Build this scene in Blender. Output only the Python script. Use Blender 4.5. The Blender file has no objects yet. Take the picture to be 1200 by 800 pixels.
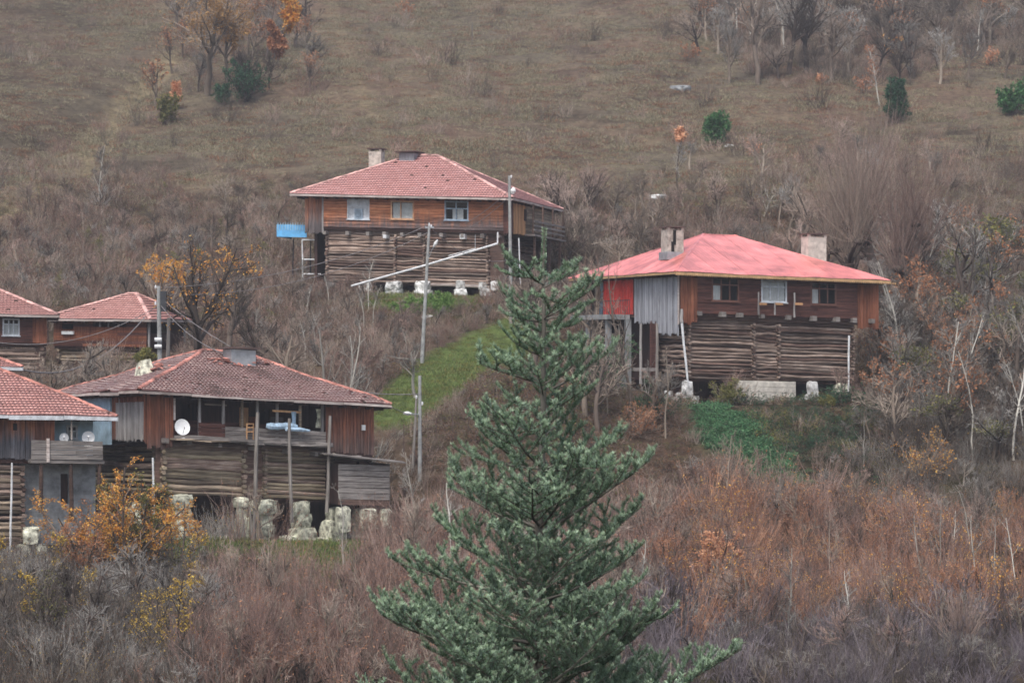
import bpy, math, random
import numpy as np
from mathutils import Vector

R = math.radians
FPX = 3000.0                       # focal length in pixels of the 1200 px wide photograph
sc = bpy.context.scene
col = sc.collection
rnd = random.Random(7)
rng = np.random.default_rng(11)

# ------------------------------------------------------------------ camera, world, sun, exposure
cd = bpy.data.cameras.new('camera'); cam = bpy.data.objects.new('camera', cd); col.objects.link(cam)
cd.sensor_width = 36; cd.lens = 90; cd.clip_start = 0.5; cd.clip_end = 4000
cam.location = (0, 0, 0); cam.rotation_euler = (R(90), 0, 0)
cd.dof.use_dof = True; cd.dof.focus_distance = 42; cd.dof.aperture_fstop = 5.0
sc.camera = cam
w = bpy.data.worlds.new('World'); sc.world = w; w.use_nodes = True
nt = w.node_tree; nt.nodes.clear()
sky = nt.nodes.new('ShaderNodeTexSky'); sky.sky_type = 'NISHITA'; sky.sun_disc = False
SUN_EL, SUN_ROT = R(58), R(200)
sky.sun_elevation = SUN_EL; sky.sun_rotation = SUN_ROT; sky.dust_density = 4.0; sky.air_density = 1.0
hs = nt.nodes.new('ShaderNodeHueSaturation'); hs.inputs['Saturation'].default_value = 0.8
bg = nt.nodes.new('ShaderNodeBackground'); bg.inputs['Strength'].default_value = 0.13
wo = nt.nodes.new('ShaderNodeOutputWorld')
nt.links.new(sky.outputs[0], hs.inputs['Color']); nt.links.new(hs.outputs[0], bg.inputs[0]); nt.links.new(bg.outputs[0], wo.inputs[0])
sd = bpy.data.lights.new('sun', 'SUN'); sd.energy = 1.3; sd.angle = R(16); sd.color = (1, .97, .93)
so = bpy.data.objects.new('sun', sd); col.objects.link(so)
# the sky's sun_rotation turns clockwise from +Y: the lamp points the same way
sdir = Vector((math.sin(SUN_ROT) * math.cos(SUN_EL), math.cos(SUN_ROT) * math.cos(SUN_EL), math.sin(SUN_EL)))
so.rotation_euler = sdir.to_track_quat('Z', 'Y').to_euler()
sc.view_settings.view_transform = 'Standard'; sc.view_settings.look = 'None'
sc.view_settings.gamma = 1; sc.view_settings.exposure = 0.74
sc.cycles.max_bounces = 5; sc.cycles.diffuse_bounces = 2; sc.cycles.glossy_bounces = 2
sc.cycles.transparent_max_bounces = 12; sc.cycles.volume_bounces = 0

# ------------------------------------------------------------------ thin autumn haze: one even box of air round everything
hm = bpy.data.materials.new('haze_air'); hm.use_nodes = True; hm.node_tree.nodes.clear()
_pv = hm.node_tree.nodes.new('ShaderNodeVolumePrincipled'); _ho = hm.node_tree.nodes.new('ShaderNodeOutputMaterial')
_pv.inputs['Color'].default_value = (.93, .94, 1, 1); _pv.inputs['Density'].default_value = HAZE = .0004
_pv.inputs['Anisotropy'].default_value = .2
hm.node_tree.links.new(_pv.outputs[0], _ho.inputs['Volume'])
_x, _y0, _y1, _z0, _z1 = 930, -110, 1630, -24, 118
hme = bpy.data.meshes.new('haze')
hme.from_pydata([(a, b_, c_) for c_ in (_z0, _z1) for a, b_ in ((-_x, _y0), (_x, _y0), (_x, _y1), (-_x, _y1))], [], [(0, 3, 2, 1), (4, 5, 6, 7), (0, 1, 5, 4), (1, 2, 6, 5), (2, 3, 7, 6), (3, 0, 4, 7)])
hme.materials.append(hm); hob = bpy.data.objects.new('haze', hme); col.objects.link(hob); hob['kind'] = 'stuff'; hob['label'] = 'thin pale autumn haze over the hillside'

# ------------------------------------------------------------------ small helpers
def lin(c):
    return tuple((x / 255 / 12.92) if x / 255 <= .04045 else ((x / 255 + .055) / 1.055) ** 2.4 for x in c) + (1,)

def px(u, v, D): return ((u - 600) / FPX * D, D, (400 - v) / FPX * D)
def ease(t):
    t = np.clip(t, 0, 1); return t * t * (3 - 2 * t)

_lat = np.random.default_rng(5).random((256, 256))
def vnoise(x, y, s=0):
    x = np.asarray(x, float) + 17.3 * s; y = np.asarray(y, float) + 9.1 * s
    xi = np.floor(x).astype(int); yi = np.floor(y).astype(int)
    fx = x - xi; fy = y - yi; fx = fx * fx * (3 - 2 * fx); fy = fy * fy * (3 - 2 * fy)
    g = lambda a, b: _lat[a & 255, b & 255]
    return (g(xi, yi) * (1 - fx) + g(xi + 1, yi) * fx) * (1 - fy) + (g(xi, yi + 1) * (1 - fx) + g(xi + 1, yi + 1) * fx) * fy
def fbm(x, y, o=4, s=0):
    a, t, n = 1., 0., 0.
    for k in range(o):
        t = t + a * (vnoise(x * 2 ** k, y * 2 ** k, s + k * 3) - .5); n += a; a *= .5
    return t / n * 2

def np_mesh(name, V, faces, mats=(), smooth=False):
    """faces: list of int arrays (n,3) or (n,4)"""
    me = bpy.data.meshes.new(name)
    V = np.asarray(V, np.float32)
    faces = [np.asarray(f, np.int32) for f in faces if len(f)]
    me.vertices.add(len(V)); me.vertices.foreach_set('co', V.ravel())
    idx = np.concatenate([f.ravel() for f in faces]); me.loops.add(len(idx)); me.loops.foreach_set('vertex_index', idx)
    st = []; o = 0
    for f in faces:
        st.append(o + np.arange(len(f)) * f.shape[1]); o += f.size
    st = np.concatenate(st).astype(np.int32)
    me.polygons.add(len(st)); me.polygons.foreach_set('loop_start', st)
    if smooth: me.polygons.foreach_set('use_smooth', np.ones(len(st), bool))
    for m in mats: me.materials.append(m)
    me.update(calc_edges=True); me.validate()
    return me

def link(name, me, parent=None, loc=(0, 0, 0), rot=(0, 0, 0), scale=(1, 1, 1)):
    o = bpy.data.objects.new(name, me); col.objects.link(o)
    o.location = loc; o.rotation_euler = rot; o.scale = scale
    if parent is not None: o.parent = parent
    return o
def thing(name, label, cat, loc=(0, 0, 0), rz=0, group=None):
    o = bpy.data.objects.new(name, None); col.objects.link(o); o.location = loc; o.rotation_euler = (0, 0, rz)
    o.empty_display_size = .3
    return tag(o, label, cat, group)
def tag(o, label, cat, group=None):
    o['label'] = label; o['category'] = cat
    if group: o['group'] = group
    return o
def kind(o, k, label=None):
    o['kind'] = k
    if label: o['label'] = label
    return o

class MB:
    def __init__(s): s.v = []; s.f = []
    def box8(s, p):
        n = len(s.v); s.v += [tuple(q) for q in p]
        s.f += [(n, n + 3, n + 2, n + 1), (n + 4, n + 5, n + 6, n + 7), (n, n + 1, n + 5, n + 4), (n + 1, n + 2, n + 6, n + 5), (n + 2, n + 3, n + 7, n + 6), (n + 3, n, n + 4, n + 7)]
    def box(s, x0, x1, y0, y1, z0, z1):
        s.box8([(x0, y0, z0), (x1, y0, z0), (x1, y1, z0), (x0, y1, z0), (x0, y0, z1), (x1, y0, z1), (x1, y1, z1), (x0, y1, z1)])
    def tube(s, pts, r, n=6, cap=True):
        pts = [Vector(p) for p in pts]; m = len(pts)
        rs = r if isinstance(r, (list, tuple)) else [r] * m
        t0 = (pts[-1] - pts[0]).normalized(); ref = Vector((0, 0, 1)) if abs(t0.z) < .8 else Vector((1, 0, 0))
        b = len(s.v)
        for i, p in enumerate(pts):
            t = (pts[min(i + 1, m - 1)] - pts[max(i - 1, 0)]).normalized()
            a = t.cross(ref).normalized(); c = t.cross(a)
            for k in range(n):
                g = 2 * math.pi * k / n
                s.v.append(tuple(p + (a * math.cos(g) + c * math.sin(g)) * rs[i]))
        for i in range(m - 1):
            for k in range(n):
                q = b + i * n + k; e = b + i * n + (k + 1) % n
                s.f.append((q, e, e + n, q + n))
        if cap:
            s.f.append(tuple(b + k for k in range(n))[::-1]); s.f.append(tuple(b + (m - 1) * n + k for k in range(n)))
    def build(s, name, mat, parent=None, fn=None, **k):
        me = bpy.data.meshes.new(name)
        v = [fn(*p) for p in s.v] if fn else s.v
        me.from_pydata(v, [], s.f); me.materials.append(mat); me.update()
        return link(name, me, parent, **k)

# ------------------------------------------------------------------ materials
def nodes(name, rough=.85, spec=.25):
    m = bpy.data.materials.new(name); m.use_nodes = True
    t = m.node_tree; b = t.nodes['Principled BSDF']
    b.inputs['Roughness'].default_value = rough; b.inputs['Specular IOR Level'].default_value = spec
    return m, t, b
def ramp(t, src, stops):
    r = t.nodes.new('ShaderNodeValToRGB'); e = r.color_ramp.elements
    while len(e) < len(stops): e.new(.5)
    for k, (p, c) in enumerate(stops): e[k].position = p; e[k].color = lin(c)
    t.links.new(src, r.inputs[0]); return r.outputs[0]
def noise(t, vec, scale, detail=4, rough=.6):
    n = t.nodes.new('ShaderNodeTexNoise'); n.inputs['Scale'].default_value = scale
    n.inputs['Detail'].default_value = detail; n.inputs['Roughness'].default_value = rough
    if vec is not None: t.links.new(vec, n.inputs['Vector'])
    return n.outputs[0]
def vmul(t, vec, s):
    n = t.nodes.new('ShaderNodeVectorMath'); n.operation = 'MULTIPLY'; t.links.new(vec, n.inputs[0]); n.inputs[1].default_value = s
    return n.outputs[0]
def math_(t, op, a, b, clamp=False):
    n = t.nodes.new('ShaderNodeMath'); n.operation = op; n.use_clamp = clamp
    for i, q in enumerate((a, b)):
        if isinstance(q, (int, float)): n.inputs[i].default_value = q
        else: t.links.new(q, n.inputs[i])
    return n.outputs[0]
def mix(t, fac, a, b, mode='MIX'):
    n = t.nodes.new('ShaderNodeMix'); n.data_type = 'RGBA'; n.blend_type = mode
    for i, q in ((0, fac), (6, a), (7, b)):
        if isinstance(q, (int, float)): n.inputs[i].default_value = q
        elif isinstance(q, tuple): n.inputs[i].default_value = q
        else: t.links.new(q, n.inputs[i])
    return n.outputs[2]
def bump(t, b, h, dist=.03, strength=.6):
    n = t.nodes.new('ShaderNodeBump'); n.inputs['Strength'].default_value = strength; n.inputs['Distance'].default_value = dist
    t.links.new(h, n.inputs['Height']); t.links.new(n.outputs[0], b.inputs['Normal'])
def pos(t): return t.nodes.new('ShaderNodeNewGeometry').outputs['Position']
def objrand(t): return t.nodes.new('ShaderNodeObjectInfo').outputs['Random']
def island(t): return t.nodes.new('ShaderNodeNewGeometry').outputs['Random Per Island']
def bright(t, c, r, lo, hi):
    m = t.nodes.new('ShaderNodeMapRange'); t.links.new(r, m.inputs[0]); m.inputs[3].default_value = lo; m.inputs[4].default_value = hi
    h = t.nodes.new('ShaderNodeHueSaturation'); t.links.new(c, h.inputs['Color']); t.links.new(m.outputs[0], h.inputs['Value'])
    return h.outputs[0]

def wood(name, cs, orient='h', weather=None, lo=.72, hi=1.25, rough=.85):
    """cs: three tones; weather=(z_low, z_high, tone): rain-washed grey lower part of the boards"""
    m, t, b = nodes(name, rough)
    p = pos(t)
    sv = (1.1, 1.1, 16) if orient == 'h' else (14, 14, .9)
    n = noise(t, vmul(t, p, sv), 1.0, 5, .65)
    big = noise(t, p, .6, 3)
    f = math_(t, 'ADD', math_(t, 'MULTIPLY', n, .75), math_(t, 'MULTIPLY', big, .3))
    c = ramp(t, f, [(.34, cs[0]), (.52, cs[1]), (.72, cs[2])])
    if weather:
        z0, z1, tone = weather[:3]
        sx = t.nodes.new('ShaderNodeSeparateXYZ'); t.links.new(p, sx.inputs[0])
        zz = math_(t, 'ADD', sx.outputs[2], math_(t, 'MULTIPLY', math_(t, 'SUBTRACT', noise(t, vmul(t, p, (5, 5, .4)), 1, 3), .5), 1.6 * (z1 - z0) + .3))
        if len(weather) > 3: zz = math_(t, 'SUBTRACT', zz, math_(t, 'MULTIPLY', sx.outputs[0], weather[3]))
        mr = t.nodes.new('ShaderNodeMapRange'); t.links.new(zz, mr.inputs[0]); mr.inputs[1].default_value = z0; mr.inputs[2].default_value = z1
        mr.inputs[3].default_value = 1; mr.inputs[4].default_value = 0
        g = ramp(t, n, [(.3, tuple(int(q * .5) for q in tone)), (.6, tone)])
        c = mix(t, mr.outputs[0], c, g)
    c = bright(t, c, objrand(t), lo, hi)
    t.links.new(c, b.inputs['Base Color']); bump(t, b, n, .02, .7)
    return m
def plain(name, c, rough=.7, var=.12, scale=3, spec=.3, metal=0):
    m, t, b = nodes(name, rough, spec)
    n = noise(t, pos(t), scale, 5, .65)
    k = lambda s: tuple(max(0, min(255, int(q * s))) for q in c)
    cc = ramp(t, n, [(.3, k(1 - var * 1.5)), (.7, k(1 + var))])
    cc = bright(t, cc, objrand(t), 1 - var * .5, 1 + var * .5)
    t.links.new(cc, b.inputs['Base Color']); bump(t, b, n, .02, .3); b.inputs['Metallic'].default_value = metal
    return m
def tiles_mat(name, cs, patch):
    m, t, b = nodes(name, .55, .4)
    p = pos(t); r = island(t)
    c = ramp(t, r, [(0, cs[0]), (.5, cs[1]), (1, cs[2])])
    n = noise(t, vmul(t, p, (.5, .5, 1.4)), 1.0, 5, .7)
    mr = ramp(t, n, [(.5 - .03, (0, 0, 0)), (.5 + .22, (255, 255, 255))])
    c = mix(t, math_(t, 'MULTIPLY', mr, patch[0]), c, lin(patch[1]))
    n2 = noise(t, p, 14, 4, .7)
    c = mix(t, .45, c, ramp(t, n2, [(.3, (60, 50, 50)), (.65, (255, 240, 240))]), 'MULTIPLY')
    t.links.new(c, b.inputs['Base Color']); bump(t, b, n2, .01, .4)
    return m
def twig(name, cs, lo=.7, hi=1.3, rough=.8):
    m, t, b = nodes(name, rough, .2)
    n = noise(t, pos(t), 1.3, 3)
    f = math_(t, 'ADD', math_(t, 'MULTIPLY', n, .5), math_(t, 'MULTIPLY', objrand(t), .5))
    c = ramp(t, f, [(.25, cs[0]), (.5, cs[1]), (.75, cs[2])])
    c = bright(t, c, island(t), lo, hi)
    t.links.new(c, b.inputs['Base Color']); return m
def leafm(name, cs, trans=.25):
    m, t, b = nodes(name, .65, .25)
    c = ramp(t, island(t), [(0, cs[0]), (.5, cs[1]), (1, cs[2])])
    c = bright(t, c, noise(t, pos(t), .9, 2), .65, 1.35)
    t.links.new(c, b.inputs['Base Color'])
    tr = t.nodes.new('ShaderNodeBsdfTranslucent'); t.links.new(c, tr.inputs[0])
    ms = t.nodes.new('ShaderNodeMixShader'); ms.inputs[0].default_value = trans
    t.links.new(b.outputs[0], ms.inputs[1]); t.links.new(tr.outputs[0], ms.inputs[2])
    t.links.new(ms.outputs[0], t.nodes['Material Output'].inputs[0]); return m

# ------------------------------------------------------------------ houses: frames set by a corner, a turn and the way they have settled
class House:
    def __init__(s, corner, u, vg, D, yaw, L, W, ax, ay):
        s.yaw = yaw; s.L = L; s.W = W; s.ax = ax; s.ay = ay
        c, n = math.cos(yaw), math.sin(yaw); s.c = c; s.n = n
        x, y, z = (u - 600) / FPX * D, D, (400 - vg) / FPX * D
        if corner == 'R': x -= L * c; y -= L * n; z -= ax * L
        s.o = (x, y, z)
        s.leaf = {}
    def warp(s, x, y, z): return (x, y, z + s.ax * x + s.ay * y)
    def world(s, x, y, z=0):
        z += s.ax * x + s.ay * y
        return (s.o[0] + s.c * x - s.n * y, s.o[1] + s.n * x + s.c * y, s.o[2] + z)
    def foot(s, x, y):
        dx = x - s.o[0]; dy = y - s.o[1]
        return dx * s.c + dy * s.n, -dx * s.n + dy * s.c
class Face:
    """a wall plane: point p, direction d (left to right seen from outside), outward normal n"""
    def __init__(s, H, p, d, n, depth=0): s.H = H; s.p = (p[0] - n[0] * depth, p[1] - n[1] * depth); s.d = d; s.n = n; s.ang = math.atan2(d[1], d[0]); s.sl = H.ax * d[0] + H.ay * d[1]
    def xy(s, a, off=0): return s.p[0] + s.d[0] * a + s.n[0] * off, s.p[1] + s.d[1] * a + s.n[1] * off
    def au(s, u, off=0):
        k = (u - 600) / FPX
        f = lambda a: (lambda q: q[0] - k * q[1])(s.H.world(*s.xy(a, off)))
        f0, f1 = f(0.), f(1.); return -f0 / (f1 - f0)
    def zv(s, u, v, off=0):
        a = s.au(u, off); x, y = s.xy(a, off); q = s.H.world(x, y, 0)
        return (400 - v) / FPX * q[1] - q[2]
def faces(H, depth=0):
    return (Face(H, (0, 0), (1, 0), (0, -1), depth), Face(H, (0, H.W), (0, -1), (-1, 0), depth),
            Face(H, (H.L, 0), (0, 1), (1, 0), depth), Face(H, (H.L, H.W), (-1, 0), (0, 1), depth))   # front, left, right, back

MIDH = House('R', 597, 350, 174, R(-18), 15.0, 10.4, -.036, -.02)
REDH = House('L', 797, 472, 150, R(22), 13.3, 13.3, -.028, -.004)
LLH = House('L', 172, 628, 128, R(30), 12.7, 11.9, -.066, -.035)
FLH = House('R', 118, 650, 126, R(24), 12.0, 9.0, -.03, 0)
BLH = House('R', 172, 425, 160, R(-20), 6.6, 5.2, -.01, 0)
ALH = House('R', 55, 440, 152, R(10), 9.0, 7.0, -.02, 0)
HOUSES = [MIDH, REDH, LLH, FLH, BLH, ALH]

# ------------------------------------------------------------------ terrain
_py = np.array([-80, 0, 6, 20, 60, 85, 100, 112, 122, 130, 140, 150, 163, 176, 195, 215, 255, 300, 400, 520, 620, 760, 1000, 1600.])
_pz = np.array([-1.2, -1.7, -3.4, -9.2, -18, -16.8, -13.4, -12.3, -11.0, -9.7, -6.5, -3.5, -.1, 3.2, 8.5, 14.3, 25.6, 40.2, 70, 96, 102, 92, 60, 20.])
_ty = np.linspace(-80, 1600, 3361); _tz = np.interp(_ty, _py, _pz)
_k = np.hanning(17); _k /= _k.sum(); _tz = np.convolve(np.pad(_tz, 8, mode='edge'), _k, 'valid')
def gh(x, y):
    x = np.asarray(x, float); y = np.asarray(y, float)
    z = np.interp(y, _ty, _tz)
    amp = np.interp(y, [0, 60, 100, 150, 220, 320, 900], [.05, .3, .35, .6, 1.6, 3.0, 9])
    z = z + amp * fbm(x / 26, y / 26, 3, 1) + np.interp(y, [0, 80, 110, 1600], [0, .1, .25, .5]) * fbm(x / 4.2, y / 4.2, 3, 4) + .10 * fbm(x / 1.3, y / 1.3, 2, 8)
    # mound beside the green path, gully on the upper left
    z = z + 1.9 * np.exp(-(((x - 1.0) / 5.5) ** 2 + ((y - 146) / 5.0) ** 2)) + .8 * np.exp(-(((x - 11) / 7) ** 2 + ((y - 144) / 4.) ** 2))
    z = z - 1.6 * np.exp(-((x + 41 - .22 * (y - 240)) / 3.5) ** 2) * ease((y - 205) / 15) * ease((290 - y) / 20)
    for H in HOUSES:
        a, b = H.foot(x, y)
        dx = np.maximum(np.maximum(-.8 - a, a - H.L - .8), 0); dy = np.maximum(np.maximum(-1.3 - b, b - H.W), 0)
        d = np.hypot(dx, dy)
        wgt = 1 - ease(d / 4.5)
        zt = H.o[2] + H.ax * np.clip(a, 0, H.L) + H.ay * np.clip(b, 0, H.W) + .05 * fbm(x, y, 2, 3)
        z = z * (1 - wgt) + zt * wgt
    return z
def gz(x, y): return float(gh(np.array([x]), np.array([y]))[0])
def gpix(u, v):
    """ground point seen at a place in the photograph, from the terrain itself"""
    ys = np.arange(95, 420, .25); xs = (u - 600) / FPX * ys
    zs = gh(xs, ys); r = (400 - v) / FPX * ys
    i = int(np.argmax(zs >= r)); return float(xs[i]), float(ys[i]), float(zs[i])
def in_poly(u, v, P):
    r = np.zeros(np.shape(u), bool); j = len(P) - 1
    for i in range(len(P)):
        (x1, y1), (x2, y2) = P[i], P[j]
        with np.errstate(divide='ignore', invalid='ignore'):
            r ^= ((y1 > v) != (y2 > v)) & (u < (x2 - x1) * (v - y1) / (y2 - y1 + 1e-9) + x1)
        j = i
    return r
def soft_poly(u, v, P, s=8):
    a = 0
    for k in range(6):
        a = a + in_poly(u + s * 2 * fbm(u / 22, v / 12, 2, 20 + k), v + s * fbm(u / 22, v / 12, 2, 40 + k), P)
    return a / 6.0
PATH = [(432, 492), (455, 452), (500, 416), (560, 388), (600, 366), (625, 362), (640, 392), (612, 428), (560, 452), (515, 474), (500, 490), (475, 508), (445, 500)]
LLGRASS = [(195, 628), (300, 632), (400, 615), (440, 640), (400, 690), (300, 680), (215, 668)]
IVY = [(806, 478), (850, 476), (885, 500), (930, 540), (955, 566), (925, 575), (880, 560), (840, 530), (812, 512)]
MIDGRASS = [(425, 342), (560, 338), (575, 350), (520, 366), (440, 366)]
BRAMBLE = [(835, 470), (1000, 462), (1060, 480), (1075, 530), (1010, 560), (940, 560), (880, 505), (850, 490)]
MOUND = [(470, 560), (492, 500), (560, 430), (625, 395), (700, 440), (790, 470), (812, 515), (830, 560), (700, 590), (560, 590)]
TRACK = [(-20, 250), (60, 190), (130, 130), (200, 60), (215, 75), (150, 150), (95, 215), (40, 262), (-20, 300)]
def uv_of(x, y, z): return 600 + x / np.maximum(y, 5) * FPX, 400 - z / np.maximum(y, 5) * FPX

# ground sheet
dense = np.arange(-66, 66.01, .5)
xs = np.concatenate([[-900, -600, -400, -280, -200, -150, -120, -100, -88, -79, -72], dense, [72, 79, 88, 100, 120, 150, 200, 280, 400, 600, 900]])
ys = np.concatenate([[-80, -50, -30, -15, -5, 0, 3, 6, 10, 15, 20, 28, 36, 46, 56, 66, 74, 82, 88, 92], np.arange(95, 190, .5), np.arange(190, 330, .7), np.arange(330, 420, 4), np.arange(430, 1600, 40)])
X, Y = np.meshgrid(xs, ys); Z = gh(X, Y)
nx, ny = len(xs), len(ys)
g = np.arange(nx * ny).reshape(ny, nx)
GF = np.stack([g[:-1, :-1].ravel(), g[:-1, 1:].ravel(), g[1:, 1:].ravel(), g[1:, :-1].ravel()], 1)
gme = np_mesh('ground', np.stack([X.ravel(), Y.ravel(), Z.ravel()], 1), [GF], smooth=True)
x, y, z = X.ravel(), Y.ravel(), Z.ravel(); gu, gv = uv_of(x, y, z)
def L3(c): return np.array(lin(c)[:3])
n1 = fbm(x / 9, y / 9, 4, 2)[:, None]; n2 = fbm(x / 4, y / 3.2, 5, 6)[:, None]
C = L3((118, 109, 95)) + (L3((124, 106, 92)) - L3((118, 109, 95))) * ease(.5 + n1 * 1.3)
C = C + (L3((138, 127, 107)) - C) * ease(n2 * 2.4 - .15) * .6
C = C + (L3((78, 66, 58)) - C) * ease(-n2 * 2.4 - .15) * .6
def put(C, m, c): return C + (L3(c) - C) * np.clip(m, 0, 1)[:, None]
low = ease((gv - 225) / 60)
C = put(C, low * .8, (108, 94, 82)); C = put(C, low * ease(n2[:, 0] * 2), (84, 80, 58))
C = put(C, soft_poly(gu, gv, TRACK, 12) * .85, (170, 156, 126)); C = put(C, ease((260 - gu) / 200) * ease((260 - gv) / 60) * .4, (80, 72, 62))
C = put(C, np.exp(-((gu - 408 - (gv - 60) * .35) / 9) ** 2) * ease((190 - gv) / 30) * .35, (160, 148, 120))
C = put(C, soft_poly(gu, gv, MOUND), (92, 76, 64))
C = put(C, soft_poly(gu, gv, PATH, 6), (104, 122, 70))
C = put(C, soft_poly(gu, gv, LLGRASS), (72, 92, 52))
C = put(C, soft_poly(gu, gv, MIDGRASS), (96, 116, 62))
C = put(C, soft_poly(gu, gv, IVY), (50, 78, 52))
C = put(C, soft_poly(gu, gv, BRAMBLE), (62, 60, 46))
ca = gme.color_attributes.new('tone', 'FLOAT_COLOR', 'POINT')
ca.data.foreach_set('color', np.concatenate([C, np.ones((len(C), 1))], 1).astype(np.float32).ravel())
m, t, b = nodes('ground_earth', .95, .1)
at = t.nodes.new('ShaderNodeAttribute'); at.attribute_name = 'tone'
p = pos(t); nn = noise(t, vmul(t, p, (1, .7, 1.5)), 1.5, 8, .75)
c = mix(t, 1.0, at.outputs['Color'], ramp(t, nn, [(.28, (125, 118, 112)), (.5, (205, 202, 196)), (.75, (255, 252, 240))]), 'MULTIPLY')
t.links.new(c, b.inputs['Base Color']); bump(t, b, nn, .25, .8)
gme.materials.append(m); kind(link('ground', gme), 'structure')

# ------------------------------------------------------------------ shared piece meshes
def plank_mesh(k):
    r = random.Random(k); j = lambda s: r.uniform(-s, s)
    b_ = MB(); P = []
    for z_ in (-.5, .5):
        for (x_, y_) in ((-.5, -.5), (.5, -.5), (.5, .5), (-.5, .5)):
            P.append((x_ + j(.004), y_ + j(.12), z_ + (j(.03))))
    b_.box8(P); return b_
def log_mesh(k):
    r = random.Random(k); b_ = MB(); n = 6
    ph = r.random() * 6
    rings = []
    for i in range(4):
        cx, cz = r.uniform(-.12, .12), r.uniform(-.16, .16); rr = .5 * r.uniform(.72, 1.1)
        rings.append([(-.5 + i / 3, cx + math.cos(ph + 6.283 * q / n) * rr * r.uniform(.88, 1.08), cz + math.sin(ph + 6.283 * q / n) * rr * r.uniform(.88, 1.08)) for q in range(n)])
    b_.v = [p_ for q in rings for p_ in q]
    for i in range(3):
        for q in range(n):
            a_, e = i * n + q, i * n + (q + 1) % n; b_.f.append((a_, e, e + n, a_ + n))
    b_.f.append(tuple(range(n))[::-1]); b_.f.append(tuple(3 * n + q for q in range(n)))
    return b_
def stone_mesh(k):
    """a rough quarried block: a cube grid pulled a little towards a ball, chipped and uneven"""
    r = random.Random(k * 7 + 1); b_ = MB(); n = 3; idx = {}
    sh = [r.uniform(-.16, .16) for _ in range(4)]
    def vert(i, j, q):
        if (i, j, q) not in idx:
            p_ = Vector((i / n - .5, j / n - .5, q / n - .5)); l_ = p_.length or 1
            p_ = p_.lerp(p_ / l_ * .56, .38); p_.x += sh[0] * p_.z + sh[2] * p_.y; p_.y += sh[1] * p_.z; p_.x *= 1 + sh[3] * p_.z
            p_ += Vector((r.uniform(-1, 1), r.uniform(-1, 1), r.uniform(-1, 1))) * .055
            idx[(i, j, q)] = len(b_.v); b_.v.append(tuple(p_))
        return idx[(i, j, q)]
    for a_ in range(n):
        for c_ in range(n):
            for e in (0, n):
                for f_ in ([(a_, c_, e), (a_ + 1, c_, e), (a_ + 1, c_ + 1, e), (a_, c_ + 1, e)], [(a_, e, c_), (a_, e, c_ + 1), (a_ + 1, e, c_ + 1), (a_ + 1, e, c_)], [(e, a_, c_), (e, a_ + 1, c_), (e, a_ + 1, c_ + 1), (e, a_, c_ + 1)]):
                    q_ = tuple(vert(*p_) for p_ in f_); b_.f.append(q_ if e else q_[::-1])
    return b_
def cap_mesh(k):
    r = random.Random(k); b_ = MB(); n = 4
    for i, (x_, s_) in enumerate(((-.5, .9), (.5, 1.1))):
        for q in range(n + 1):
            g_ = math.pi * q / n; b_.v.append((x_, -math.cos(g_) * .5 * s_, math.sin(g_) * .42 * s_))
    for q in range(n): b_.f.append((q, q + 1, n + 2 + q, n + 1 + q))
    b_.f.append(tuple(range(n + 1))[::-1]); b_.f.append(tuple(n + 1 + q for q in range(n + 1)))
    return b_
_mk = {'plank': (plank_mesh, 5), 'log': (log_mesh, 7), 'stone': (stone_mesh, 6), 'cap': (cap_mesh, 2)}
_mc = {}
def piece_mesh(knd, mat):
    f_, n_ = _mk[knd]; k = rnd.randrange(n_); key = (knd, k, mat.name)
    if key not in _mc:
        b_ = f_(k + 31); me = bpy.data.meshes.new(knd); me.from_pydata(b_.v, [], b_.f); me.materials.append(mat); me.update(); _mc[key] = me
    return _mc[key]

# ------------------------------------------------------------------ house building
def put_piece(H, root, name, knd, mat, F, a, off, z, sx, sy, sz, tilt=0.0, horiz=True):
    x_, y_ = F.xy(a, off)
    return link(name, piece_mesh(knd, mat), root, (x_, y_, z + H.ax * x_ + H.ay * y_), (0, -math.atan(F.sl) * (1 if horiz else 0) - tilt, F.ang), (sx, sy, sz))
def fbox(H, root, name, mat, F, a0, a1, o0, o1, z0, z1):
    """a box on a wall plane between along a0..a1, outward o0..o1, height z0..z1, as one mesh"""
    b_ = MB(); fbox_mb(b_, F, a0, a1, o0, o1, z0, z1)
    return b_.build(name, mat, root, fn=H.warp)
def fbox_mb(b_, F, a0, a1, o0, o1, z0, z1):
    P = []
    for z_ in (z0, z1):
        for (a, o) in ((a0, o1), (a1, o1), (a1, o0), (a0, o0)):
            x_, y_ = F.xy(a, o); P.append((x_, y_, z_))
    b_.box8(P)
def rects_minus(a0, a1, z0, z1, holes):
    """tile the rectangle around the holes"""
    A = sorted({a0, a1, *[q for h in holes for q in h[:2] if a0 < q < a1]}); out = []
    for i in range(len(A) - 1):
        m_ = (A[i] + A[i + 1]) / 2; hs_ = sorted([h for h in holes if h[0] < m_ < h[1]], key=lambda h: h[2]); z_ = z0
        for h in hs_:
            if h[2] > z_: out.append((A[i], A[i + 1], z_, h[2]))
            z_ = max(z_, h[3])
        if z_ < z1: out.append((A[i], A[i + 1], z_, z1))
    return out
def core(H, root, mat, F, a0, a1, z0, z1, holes=(), th=.1, name='inner_wall'):
    b_ = MB()
    for r in rects_minus(a0, a1, z0, z1, holes): fbox_mb(b_, F, r[0], r[1], -th, 0, r[2], r[3])
    return b_.build(name, mat, root, fn=H.warp)
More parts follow.
